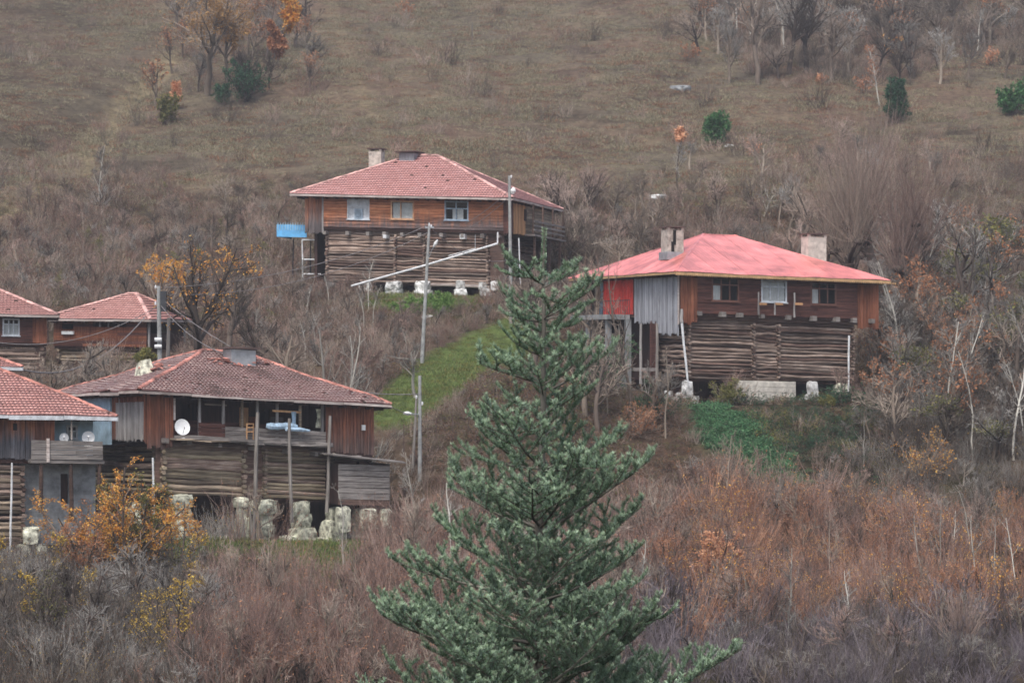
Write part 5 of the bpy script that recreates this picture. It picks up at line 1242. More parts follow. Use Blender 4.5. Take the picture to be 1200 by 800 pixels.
# pollards behind and right of the red roof
for k, (u, D, top, tr, lean, lb) in enumerate([(1000, 169, 148, .36, -.1, 'tall pollard with many rosy shoots directly right of the far chimney'), (1024, 172, 140, .4, .05, 'tallest pollard with knobbed head behind the red roof'), (1068, 168, 160, .38, .1, 'knobby pollard right of the tallest one'), (1105, 166, 198, .35, .15, 'grey bare tree with a curved trunk on the right slope'), (1135, 164, 225, .38, -.05, 'small grey bare tree left of the dark right clump'), (960, 174, 168, .4, 0, 'bare tree rising behind the far chimney'), (1168, 164, 232, .4, 0, 'dark bare tree near the right edge above the thicket'), (925, 178, 175, .35, .1, 'bare tree above the middle of the red roof')]):
    Q('pollard_willow' if k in (0, 1, 2) else 'bare_tree', lb, 'tree', u, 0, D, 0, 'pollard' if k in (0, 1, 2) else 'spread', 'barkd', 'twigp' if k in (1, 2, 7) else ('grey' if k in (3, 4, 6) else 'twig'), seed=110 + k, top=top + 6, tr=tr, lean=lean, ns=48, n1=5)
Q('pollard_willow', 'stubby pollard willow with a fan of tan shoots in the bottom right corner', 'tree', 1131, 0, 101.5, 0, 'pollard', 'barkd', 'twigp', seed=131, top=668, tr=.3, lean=.05, ns=34, n1=3, r=1.5)
Q('autumn_tree', 'column of peach coloured leaves standing in the red brown thicket', 'tree', 840, 0, 116, 0, 'bush', 'bark', 'red', 'peach', seed=132, top=600, w=.16, ln=9, ls=.06, stems=6)
Q('autumn_tree', 'tree with yellow and orange leaves in front of the old veranda house', 'tree', 140, 0, 119, 0, 'bush', 'barkd', 'twig', 'orange', seed=133, top=520, w=.42, ln=7, ls=.062, stems=15, n1=14, l1=.3, t0=.3)
Q('autumn_tree', 'olive green leaved bush inside the orange tree before the old veranda house', 'tree', 158, 0, 120, 0, 'bush', 'barkd', 'dark', 'olive', seed=134, top=548, w=.34, ln=5, ls=.06, stems=10)
Q('autumn_tree', 'branch of yellow orange leaves reaching to the first boulders', 'tree', 205, 0, 121, 0, 'bush', 'barkd', 'dark', 'orange', seed=135, top=565, w=.35, ln=6, ls=.058, stems=5, t0=.5, n1=10)
Q('autumn_tree', 'rusty leaved shrub at the left under the block wall', 'tree', 95, 0, 118, 0, 'bush', 'barkd', 'twig', 'rust', seed=136, top=578, w=.4, ln=4, ls=.06, stems=9)
Q('birch_sapling', 'tall white barked tree right of the old house boulders', 'tree', 403, 0, 123, 0, 'slim', 'barkw', 'grey', seed=137, top=560, n1=9, n2=5, r=1.15)
for k, (u, D, top, lean, lb) in enumerate([(1140, 140, 395, 0, 'pale slim trunk with few rosy leaves in the right thicket'), (1086, 118, 590, -.1, 'forked whitish tree in the red brown thicket'), (1098, 119, 575, .08, 'white stemmed tree close right of the forked one'), (1147, 117, 590, -.06, 'thin white tree in the right of the thicket'), (1166, 116, 598, 0, 'pale forked tree second from the right edge'), (1192, 116, 592, .02, 'white stemmed tree at the right edge of the thicket'), (1135, 124, 560, .1, 'white thin stem above the bottom right pollard'), (990, 112, 668, .1, 'low pale forked stem in the purple thicket'), (1012, 138, 480, 0, 'thin pale sapling below the red roofed house'), (1188, 140, 360, -.05, 'tall bare slim tree at the right edge beside the grey thicket')]):
    Q('birch_sapling', lb, 'tree', u, 0, D, 0, 'slim', 'barkw', 'grey', 'rust' if k == 0 else None, seed=140 + k, top=top, lean=lean, n1=7, n2=4, n3=3, ln=1, r=.8)
for k, (u, D, top, sp, lf, lb) in enumerate([(1050, 154, 360, 'thick', 'rust', 'leaning dark tree just right of the red roofed house'), (1075, 150, 372, 'spread', 'olive', 'tree with sparse yellowish leaves right of the white downpipe'), (1110, 148, 350, 'spread', 'rust', 'rosy leaved tree in the right thicket'), (1150, 152, 330, 'spread', None, 'grey bare tree in the right thicket'), (1185, 150, 318, 'spread', None, 'dense bare tree at the right edge above the thicket'), (1125, 146, 390, 'spread', 'rust', 'low tree with brownish leaves beside the slim pale trunk'), (1095, 157, 318, 'slim', 'rust', 'straight slim tree behind the right thicket'), (1170, 143, 400, 'spread', None, 'dark bare tree low in the right thicket'), (1195, 142, 420, 'spread', None, 'low bare tree cut by the right edge')]):
    Q('thicket_tree', lb, 'tree', u, 0, D, 0, sp, 'barkd', ['grey', 'twig', 'dark'][k % 3], lf, seed=160 + k, top=top, ln=2, ls=.06, lq=.3)
Q('fallen_tree', 'grey broken leaning branch lying in the grass before the boulders', 'tree', 352, 0, 123, 0, 'spread', 'barkw', 'grey', seed=175, top=640, lean=-.7, n1=8, n2=4, n3=3)
for k, (u, D, top, lb) in enumerate([(45, 104, 640, 'dark ivy covered trunk in the lower left corner'), (15, 106, 650, 'grey bare tree at the lower left edge'), (90, 108, 640, 'dark bare tree in the lower left thicket'), (135, 106, 660, 'bare tree with spread limbs in the lower left thicket'), (192, 103, 650, 'dark upright bare tree under the orange tree'), (170, 102, 690, 'small dark tree with yellow leaves near the bottom edge'), (212, 105, 640, 'dark bare tree right of the upright one'), (70, 100, 720, 'small bare tree near the bottom left edge')]):
    Q('dark_tree', lb, 'tree', u, 0, D, 0, 'spread', 'barkd', 'dark', 'yellow' if k in (4, 5) else ('olive' if k == 0 else None), seed=180 + k, top=top, ln=1, ls=.045, n2=8)
Q('evergreen_bush', 'dark green shrub below the grey boarded wall of the red roofed house', 'bush', 765, 0, 144, 0, 'bush', 'barkd', 'dark', 'dgreen', seed=201, top=438, w=.7, ln=3, ls=.05)
Q('evergreen_bush', 'dark green climbing shrub beside the fir under the concrete slab', 'bush', 706, 0, 147, 0, 'bush', 'barkd', 'dark', 'green', seed=202, top=380, w=.25, ln=3, ls=.055)
Q('yellow_bush', 'yellow green bush at the left of the pale concrete block', 'bush', 852, 0, 148, 0, 'bush', 'bark', 'twig', 'olive', seed=203, top=438, w=.45, ln=4, ls=.05)
Q('yellow_bush', 'low yellowish bush in front of the right hand boulders', 'bush', 970, 0, 149, 0, 'bush', 'bark', 'twig', 'olive', seed=204, top=462, w=.8, ln=3, ls=.05)
Q('leafy_bush', 'bright green leafy clump by the stone piers left of the tall pole', 'bush', 482, 0, 170, 0, 'bush', 'bark', 'twig', 'bgreen', seed=205, top=341, w=.8, ln=7, ls=.07)
Q('leafy_bush', 'bright green leafy clump by the stone piers right of the tall pole', 'bush', 515, 0, 170, 0, 'bush', 'bark', 'twig', 'bgreen', seed=206, top=342, w=.8, ln=7, ls=.07)
Q('orange_bush', 'small orange brown bush left of the white downpipe foundation', 'bush', 752, 0, 142, 0, 'bush', 'bark', 'twig', 'rust', seed=207, top=458, w=.5, ln=2, ls=.05)
Q('orange_bush', 'small orange leaved shrub in the scrub right of the brambles', 'bush', 1078, 0, 137, 0, 'bush', 'bark', 'twig', 'orange', seed=208, top=482, w=.6, ln=1, ls=.06)
# further bare trees of the thickets: a few shapes, copied
GROVE = {}
def grove(name, label, group, n, box, hpx, shapes, seed, leaf=None):
    rg = np.random.default_rng(seed); protos = []
    for k in range(n):
        for _ in range(60):
            u = rg.uniform(box[0], box[1]); v = rg.uniform(box[2], box[3]); x_, y_, z_ = gpix(u, v); bad = False
            for H in HOUSES + [SH, OBH]:
                a, b_ = H.foot(x_, y_); bad |= (-1.5 < a < H.L + 1.5) and (-1.5 < b_ < H.W + 1.5)
            hh = rg.uniform(*hpx); 
            if not bad and hmax(np.array([u]), np.array([v]), np.array([y_]))[0] / y_ * FPX > hh * .55 and not in_poly(np.array([u]), np.array([v]), PATH)[0]: break
        h = hh / FPX * y_
        if len(protos) < len(shapes):
            sp, bk, tw, lf = shapes[len(protos)]; pt = tree_mesh(sp, 5.0, seed * 10 + k, {'n1': 14 if sp == 'spread' else 10, 'n2': 7, 'n3': 6, 'tk': max(1, y_ / 120), 'ln': 1, 'ls': .07, 'lq': .4, 'leaf': lf}); ms_ = []
            for nm, L_ in pt.items():
                V = []; Fc = []; q = 0
                for (v_, f_) in L_: V.append(v_); Fc.append(f_ + q); q += len(v_)
                ms_.append((nm, np_mesh(nm, np.concatenate(V), Fc, [{'trunk': T_[bk], 'crown': T_[tw]}.get(nm) or Lf_[lf or 'rust']])))
            protos.append(ms_)
            root = thing(name, label, 'tree', (0, 0, 0), 0, group); src = root; ms = protos[-1]
        else: root = thing(name, label, 'tree', (0, 0, 0), 0, group); ms = protos[rg.integers(len(protos))]
        sh_ = shapes[protos.index(ms)]; w0 = 'tall ' if hh > (hpx[0] + hpx[1]) / 2 else 'low '
        w1 = {'barkw': 'pale ', 'barkd': 'dark ', 'bark': 'brown '}[sh_[1]] + ('slim ' if sh_[0] == 'slim' else '') + {'grey': 'grey twigged ', 'dark': 'black twigged ', 'twigp': 'rosy twigged ', 'red': 'red twigged '}.get(sh_[2], '')
        root['label'] = w0 + w1 + label.replace('small ', '', 1).replace('thin ', '', 1).replace('brown bare', 'bare', 1).replace('dark bare', 'bare', 1)
        root.location = (x_, y_, z_); root.rotation_euler = (rg.normal(0, .06), rg.normal(0, .06), rg.uniform(0, 6.28)); s_ = h / 5.0; root.scale = (s_ * rg.uniform(.8, 1.2),) * 2 + (s_,)
        GROVE.setdefault(root['label'], []).append((x_ / y_, root))
        for nm, me in ms:
            ob = link(nm, me, root)
            if nm == 'leaves': kind(ob, 'stuff')
sp_ = 'spread'
grove('thicket_tree', 'bare tree in the top right thicket', 'bare trees of the upper right thicket', 80, (800, 1230, -10, 105), (60, 115), [(sp_, 'barkd', 'dark', None), (sp_, 'bark', 'grey', None), (sp_, 'barkd', 'twig', None), (sp_, 'bark', 'dark', 'rust'), ('slim', 'barkw', 'grey', None)], 401)
grove('bare_tree', 'bare tree around the upper left oaks', 'bare trees around the oaks', 26, (185, 365, 0, 125), (55, 105), [(sp_, 'barkd', 'grey', None), (sp_, 'bark', 'twig', 'rust'), (sp_, 'barkd', 'dark', None)], 402)
grove('bare_tree', 'bare tree above the back left houses', 'bare trees of the left slope', 64, (-10, 330, 235, 400), (35, 68), [(sp_, 'barkd', 'grey', None), (sp_, 'bark', 'twig', None), (sp_, 'barkd', 'dark', None), (sp_, 'bark', 'twigp', None), ('slim', 'bark', 'twig', 'olive')], 403)
grove('bare_tree', 'bare tree between old roof and tall pole', 'bare trees between old roof and pole', 26, (300, 480, 352, 440), (40, 72), [(sp_, 'bark', 'twig', None), ('slim', 'barkw', 'grey', None), (sp_, 'barkd', 'twigp', None)], 404)
grove('bare_tree', 'bare tree between blue balcony house and red roof', 'bare trees between the upper houses', 38, (610, 770, 235, 345), (60, 105), [(sp_, 'bark', 'twig', None), (sp_, 'barkd', 'twigp', None), (sp_, 'bark', 'dark', None)], 405)
grove('thicket_tree', 'bare tree in thicket right of red roof', 'bare trees of the right thicket', 80, (1030, 1230, 315, 560), (85, 165), [(sp_, 'barkd', 'grey', None), (sp_, 'barkd', 'dark', None), (sp_, 'bark', 'twig', 'rust'), ('slim', 'barkw', 'grey', None), (sp_, 'bark', 'grey', 'olive')], 406)
grove('sapling', 'bare sapling in the lower red brown thicket', 'saplings of the lower thicket', 48, (440, 1230, 610, 800), (60, 130), [('slim', 'bark', 'twig', None), (sp_, 'bark', 'twigp', None), ('slim', 'barkw', 'grey', None), (sp_, 'barkd', 'red', None)], 407)
grove('sapling', 'bare sapling below the old veranda house', 'saplings below the old house', 22, (235, 450, 690, 810), (60, 110), [('slim', 'bark', 'twigp', None), (sp_, 'barkd', 'twig', None), (sp_, 'bark', 'red', None)], 408)
grove('dark_tree', 'bare tree in the lower left thicket', 'bare trees of the lower left thicket', 24, (-20, 240, 690, 820), (80, 150), [(sp_, 'barkd', 'dark', None), (sp_, 'barkd', 'grey', None), ('slim', 'barkd', 'dark', 'yellow')], 409)
grove('bare_tree', 'bare tree behind the red roof', 'bare trees behind the red roof', 40, (760, 1120, 190, 290), (50, 100), [(sp_, 'bark', 'twig', None), (sp_, 'bark', 'grey', None), (sp_, 'bark', 'twigp', None)], 410)
ORD = ['leftmost', 'second from left', 'third from left', 'fourth from left', 'fifth from left', 'sixth from left', 'seventh from left', 'eighth from left', 'ninth from left', 'tenth from left', 'eleventh from left', 'twelfth from left', 'thirteenth from left', 'fourteenth from left', 'fifteenth from left']
for lb, L_ in GROVE.items():
    if len(L_) > 1:
        for k, (_, r_) in enumerate(sorted(L_, key=lambda q_: q_[0])): r_['label'] = (ORD[k] if k < len(ORD) and k < len(L_) - 1 else 'rightmost') + ' ' + lb
# weeds on the old roof
rw = thing('roof_weeds', 'dry weeds growing on the broken vent of the old tiled roof', 'plant', ROOFVENT)
pt = tree_mesh('bush', .8, 211, {'stems': 14, 'w': .9, 'ln': 4, 'ls': .05}); V, F_ = pt['leaves'][0]; kind(link('leaves', np_mesh('leaves', V, [F_], [Lf_['olive']]), rw), 'stuff')
V, F_ = pt['trunk'][0]; link('stems', np_mesh('stems', V, [F_], [T_['orange']]), rw)

# ================================================================== scrub, thickets and grass nobody could count
def proto(name, parts):
    """one object per shape in a collection of its own"""
    V = []; Fc = []; mi = []; k = 0; mats = []
    for (v_, f_, m_) in parts:
        V.append(v_); Fc.append(f_ + k); k += len(v_)
        if m_ not in mats: mats.append(m_)
        mi.append(np.full(len(f_), mats.index(m_)))
    me = np_mesh(name, np.concatenate(V), Fc, mats)
    me.polygons.foreach_set('material_index', np.concatenate(mi).astype(np.int32)); return me
def whip(rg, n, h, w, tw, leaf=None, nl=0, ls=.05, fan=.3, side=2, r_=.013, curve=.1):
    S = rg.normal(0, w, (n, 3)); S[:, 2] = -.1; D_ = rg.normal(0, fan, (n, 3)) + S * .25; D_[:, 2] = 1
    P, Rr = growlevel(rg, S, D_, h * rg.uniform(.45, 1.1, n), np.full(n, r_), 5, curve, .12, .35); parts = [(*tubes_np([(P, Rr)], 3), T_[tw])]
    if side:
        S, a_, L_, q_ = children(rg, P, Rr, side, .45, .38, .75, .3); P2, R2 = growlevel(rg, S, a_, L_, np.maximum(q_, .005), 3, .12, .2, .5); parts.append((*tubes_np([(P2, R2)], 3), T_[tw]))
    if leaf and nl: parts.append((*leaves_np(rg, P2 if side else P, nl, ls, .04, .3, .3), Lf_[leaf]))
    return parts
def tuft(rg, n, h, w, leaf, bend=.5):
    C = rg.normal(0, w, (n, 3)); C[:, 2] = -.03; a = rg.normal(0, bend, (n, 3)); a[:, 2] = 1; a = unit(a) * (h * rg.uniform(.5, 1.2, (n, 1))); b = unit(np.cross(a, rg.normal(0, 1, (n, 3)))) * .012
    V = np.stack([C - b, C + b, C + a * .6 + b * .8, C + a * .6 - b * .8, C + a * .92 - np.array([0, 0, .25]) * h * .3 + a * .12], 1).reshape(-1, 3)
    i = np.arange(n)[:, None] * 5
    q = (i + np.array([[0, 1, 2, 3]])); tr = (i + np.array([[3, 2, 4, 4]]))[:, :3]
    return V, q, tr
def tuftp(rg, n, h, w, leaf, bend=.5):
    V, q, tr = tuft(rg, n, h, w, leaf, bend); return [(V, q, Lf_[leaf])]
def clump(rg, n, h, w, tw, leaf, nl, ls):
    D_ = rg.normal(0, .8, (n, 3)); D_[:, 2] = 1; S = rg.normal(0, w * .4, (n, 3)); S[:, 2] = -.1
    P, Rr = growlevel(rg, S, D_, h * rg.uniform(.6, 1.2, n), np.full(n, .012), 5, .35, -.25, .5); S, a_, L_, q_ = children(rg, P, Rr, 3, .8, .4, .7, .2); P2, R2 = growlevel(rg, S, a_, L_, np.maximum(q_, .005), 3, .3, 0, .5)
    return [(*tubes_np([(P, Rr), (P2, R2)], 3), T_[tw]), (*leaves_np(rg, P2, nl, ls, .06, .1), Lf_[leaf])]
def scatter(name, label, metas, pts, idx, scl, rz, tilt):
    """metas: meshes; one object, placed by a geometry-node instancer"""
    cl = bpy.data.collections.new(name + '_shapes')
    for k, me in enumerate(metas): cl.objects.link(bpy.data.objects.new('%s_shape_%s' % (name, 'abcdefghijklmnop'[k]), me))
    me = bpy.data.meshes.new(name); me.vertices.add(len(pts)); me.vertices.foreach_set('co', np.asarray(pts, np.float32).ravel())
    for nm, ty, dt in (('pick', 'INT', np.asarray(idx, np.int32)), ('size', 'FLOAT', np.asarray(scl, np.float32))):
        a = me.attributes.new(nm, ty, 'POINT'); a.data.foreach_set('value', dt)
    a = me.attributes.new('turn', 'FLOAT_VECTOR', 'POINT'); a.data.foreach_set('vector', np.stack([tilt[:, 0], tilt[:, 1], rz], 1).astype(np.float32).ravel())
    me.update(); ob = link(name, me); kind(ob, 'stuff', label)
    ng = bpy.data.node_groups.new(name, 'GeometryNodeTree'); ng.interface.new_socket('Geometry', in_out='INPUT', socket_type='NodeSocketGeometry'); ng.interface.new_socket('Geometry', in_out='OUTPUT', socket_type='NodeSocketGeometry')
    N = ng.nodes; gi = N.new('NodeGroupInput'); go = N.new('NodeGroupOutput'); ip = N.new('GeometryNodeInstanceOnPoints'); ci = N.new('GeometryNodeCollectionInfo')
    ci.inputs[0].default_value = cl; ci.inputs['Separate Children'].default_value = True; ci.inputs['Reset Children'].default_value = True
    def att(nm, ty): q = N.new('GeometryNodeInputNamedAttribute'); q.data_type = ty; q.inputs[0].default_value = nm; return next(o_ for o_ in q.outputs if o_.enabled and o_.name == 'Attribute')
    ng.links.new(gi.outputs[0], ip.inputs['Points']); ng.links.new(ci.outputs[0], ip.inputs['Instance']); ip.inputs['Pick Instance'].default_value = True
    ng.links.new(att('pick', 'INT'), ip.inputs['Instance Index']); ng.links.new(att('size', 'FLOAT'), ip.inputs['Scale'])
    er = N.new('FunctionNodeEulerToRotation'); ng.links.new(att('turn', 'FLOAT_VECTOR'), er.inputs[0]); ng.links.new(er.outputs[0], ip.inputs['Rotation'])
    ng.links.new(ip.outputs[0], go.inputs[0]); ob.modifiers.new('scatter', 'NODES').node_group = ng
    return ob

def sample(n, y0, y1, k=.235, seed=1):
    rg = np.random.default_rng(seed); y_ = np.sqrt(rg.uniform(y0 * y0, y1 * y1, n)); x_ = rg.uniform(-k, k, n) * y_ ; z_ = gh(x_, y_)
    ok = np.ones(n, bool)
    for H in HOUSES + [SH, OBH]:
        a, b_ = H.foot(x_, y_); ok &= ~((a > -1.0) & (a < H.L + 1.0) & (b_ > -1.2) & (b_ < H.W + 1))
    return x_[ok], y_[ok], z_[ok], rg
def inst(name, label, metas, hs, x_, y_, z_, rg, sel, lo=.7, hi=1.25, cap=True, minh=.12):
    """metas with natural heights hs"""
    x_, y_, z_ = x_[sel], y_[sel], z_[sel]; u, v = uv_of(x_, y_, z_); idx = rg.integers(0, len(metas), len(x_)); s = rg.uniform(lo, hi, len(x_)) * (.95 + .55 * fbm(x_ / 3.5, y_ / 6, 3, 51)); s = np.maximum(s, .25)
    H_ = np.asarray(hs)[idx] * s
    if cap: s = s * np.minimum(1, hmax(u, v, y_) / H_); H_ = np.asarray(hs)[idx] * s
    k = H_ > minh; x_, y_, z_, idx, s = x_[k], y_[k], z_[k], idx[k], s[k]
    print(name, len(x_))
    return scatter(name, label, metas, np.stack([x_, y_, z_], 1), idx, s, rg.uniform(0, 6.28, len(x_)), rg.normal(0, .13, (len(x_), 2)))
G = np.random.default_rng(77)
protR = [proto('s', whip(G, 34, 2.8, .28, 'red', 'rust', n_, .04)) for n_ in (1, 2, 0, 3)]
protO = [proto('s', whip(G, 34, 3.0, .3, 'orange' if q % 2 else 'red', 'rust' if q % 2 else 'orange', 4, .042)) for q in range(3)]
def mini(sd, h, bk, tw, leaf=None, **o):
    if leaf: o['leaf'] = 1
    if sp in ('spread', 'thick'): h *= 1.16
    q = tree_mesh('spread', h, sd, dict(o, n1=9, n2=6, n3=5, ln=1, ls=.04)); P_ = [(a, b_, T_[bk]) for a, b_ in q['trunk']] + [(a, b_, T_[tw]) for a, b_ in q['crown']]
    return proto('s', P_ + ([(a, b_, Lf_[leaf]) for a, b_ in q['leaves']] if leaf else []))
miniR = [mini(301, 3.0, 'bark', 'twigp', 'litter'), mini(302, 2.6, 'bark', 'red'), mini(303, 3.6, 'bark', 'twig')]
miniO = [mini(304, 3.2, 'bark', 'orange', 'rust'), mini(305, 2.8, 'barkd', 'red', 'rust')]
miniP = [mini(306, 2.6, 'barkd', 'purple'), mini(307, 3.0, 'bark', 'purple'), mini(308, 2.4, 'bark', 'grey')]
miniG = [mini(309, 2.6, 'barkd', 'dark'), mini(310, 3.0, 'bark', 'grey'), mini(311, 2.2, 'barkd', 'grey')]
protP = [proto('s', whip(G, 40, 2.2, .4, q, None, 0, fan=.45, side=3, curve=.18)) for q in ('purple', 'purple', 'dark')]
protG = [proto('s', whip(G, 34, 2.2, .35, 'grey' if q % 2 else 'dark', 'yellow' if q == 1 else 'litter', 1, .035, fan=.4, side=3, curve=.16)) for q in range(4)]
protB = [proto('s', whip(G, 30, 1.5, .3, q, 'litter', 1, .035, fan=.45, side=3, curve=.15)) for q in ('twig', 'twigp', 'twig', 'red')]
protL = [proto('s', clump(G, 22, 1.0, .5, q, l_, 3, .045)) for q, l_ in (('dark', 'litter'), ('twig', 'litter'), ('dark', 'olive'))]
protD = [proto('s', clump(G, 24, .95, .6, 'dark', l_, 6, .05)) for l_ in ('dgreen', 'olive', 'dgreen')]
protI = [proto('s', clump(G, 22, .5, .5, 'dark', 'ivy', 9, .05)) for q in range(3)]
protT = [proto('s', tuftp(G, 60, .3, .28, q)) for q in ('grass', 'grass', 'olive')]
protH = [proto('s', tuftp(G, 60, .38, .4, l_, .7)) for l_ in ('hay', 'hay', 'hay', 'litter')]
x_, y_, z_, rg = sample(20000, 97, 232, .30, 5); u, v = uv_of(x_, y_, z_)
ue, ve = u + 70 * fbm(u / 70, v / 40, 4, 12) + rg.normal(0, 22, len(u)), v + 34 * fbm(u / 70, v / 40, 4, 14) + rg.normal(0, 10, len(u))
pathm = in_poly(u, v, PATH) | in_poly(u, v, [(p_[0], p_[1] + 6) for p_ in LLGRASS]) | in_poly(u, v, IVY) | in_poly(u, v, MIDGRASS)
mound = in_poly(ue, ve, MOUND); bram = in_poly(ue, ve, BRAMBLE)
free = ~pathm; rr = rg.random(len(u))
zP = free & (ve > 742) & (ue > 690)
zO = free & (ve > 622) & ~zP & (ue > 780) & (rr < .8)
zR = free & (rr < .93) & (ve > 618) & ~zP & (ue > 235) & ~zO
zG = free & (ve > 600) & (ue <= 235) & ~mound
zG2 = free & (ue > 1030) & (ve > 420) & (ve <= 622)
used = zP | zO | zR | zG | zG2
zM = free & mound & ~used; zD = free & bram & ~used & ~zM
zB = free & ~used & ~zM & ~zD & (ve > 262) & (ve <= 640) & (rr < .75)
zL = free & ~used & ~zM & ~zD & ~zB & (ve > 240)
inst('purple_thicket', 'purple grey leafless scrub along the bottom right', protP + miniP, [2.4] * 3 + [2.6, 3., 2.4], x_, y_, z_, rg, zP)
inst('orange_thicket', 'orange brown whips with dead leaves below the red roofed house', protO[:2] + [protR[0], protR[1]] + miniO + [miniR[0], miniG[0]], [3., 3., 2.8, 2.8, 3.2, 2.8, 3., 2.6], x_, y_, z_, rg, zO)
inst('red_thicket', 'red brown leafless whips covering the lower slope', protR[:3] + miniR + [miniG[0]], [2.8] * 3 + [3.0, 2.6, 3.6, 2.6], x_, y_, z_, rg, zR)
inst('grey_thicket', 'grey bare scrub in the lower left and on the right slope', protG + miniG, [2.2] * 4 + [2.6, 3., 2.2], x_, y_, z_, rg, zG | zG2)
inst('brown_scrub', 'brown leafless bushes on the slope between the houses', protB + [miniG[2], miniR[1]], [1.5] * 4 + [2.2, 2.6], x_, y_, z_, rg, zB)
inst('low_scrub', 'low brown brambles and dead stems', protL, [1.] * 3, x_, y_, z_, rg, zM | zL)
inst('brambles', 'dark green brambles below the red roofed house', protD, [.95] * 3, x_, y_, z_, rg, zD, cap=True)
# denser low cover, grass and ivy
x_, y_, z_, rg = sample(29000, 110, 185, .26, 9); u, v = uv_of(x_, y_, z_); 
inst('ivy_patch', 'bright green ground cover on the bank below the red roofed house', protI, [.5] * 3, x_, y_, z_, rg, soft_poly(u, v, IVY) > rg.random(len(u)), cap=False)
inst('green_grass', 'short green grass on the path and by the old house', protT, [.3] * 3, x_, y_, z_, rg, (soft_poly(u, v, PATH, 6) + soft_poly(u, v, LLGRASS) + soft_poly(u, v, MIDGRASS)) > rg.random(len(u)), cap=False)
md = (in_poly(u, v, MOUND) | in_poly(u, v, BRAMBLE)) & (rg.random(len(u)) < .5)
inst('bramble_floor', 'tangled low stems on the mound and under the brambles', protL, [1.] * 3, x_, y_, z_, rg, md & ~in_poly(u, v, PATH) & ~in_poly(u, v, IVY), .3, .7)
x_, y_, z_, rg = sample(60000, 170, 330, .29, 10); u, v = uv_of(x_, y_, z_); nb = fbm(x_ / 6, y_ / 9, 3, 33)
inst('dry_grass', 'dry grass and dead bracken tufts on the upper meadow', protH, [.38] * 4, x_, y_, z_, rg, (rg.random(len(u)) < .55 + nb), .6, 1.6, False)
# scrub spots in the meadow, thicket belt at the top right, gully scrub on the left
x_, y_, z_, rg = sample(18500, 185, 345, .29, 12); u, v = uv_of(x_, y_, z_); nb = fbm(x_ / 12, y_ / 16, 3, 44); rr = rg.random(len(u))
dens = .03 + .10 * (nb > .25) + .5 * np.exp(-((u - 120) / 90) ** 2 - ((v - 215) / 45) ** 2) + .3 * (u < 0) * np.exp(-((v - 215) / 45) ** 2) + .35 * np.exp(-(np.maximum(np.abs(u - 1150) - 100, 0) / 170) ** 2 - ((v - 235) / 50) ** 2) + .3 * np.exp(-((v - 250) / 25) ** 2)
dens = dens + .75 * in_poly(u, v, [(820, -60), (1460, -60), (1460, 30), (1100, 75), (1060, 100), (980, 108), (900, 100), (840, 60)]) + .3 * in_poly(u, v, [(190, -60), (370, -60), (350, 60), (280, 110), (220, 110)])
inst('meadow_scrub', 'scattered bare bushes on the meadow and thickets at its edges', protB + [protG[0]], [1.5] * 4 + [2.2], x_, y_, z_, rg, rr < dens * .8, .5, 1.5, False)
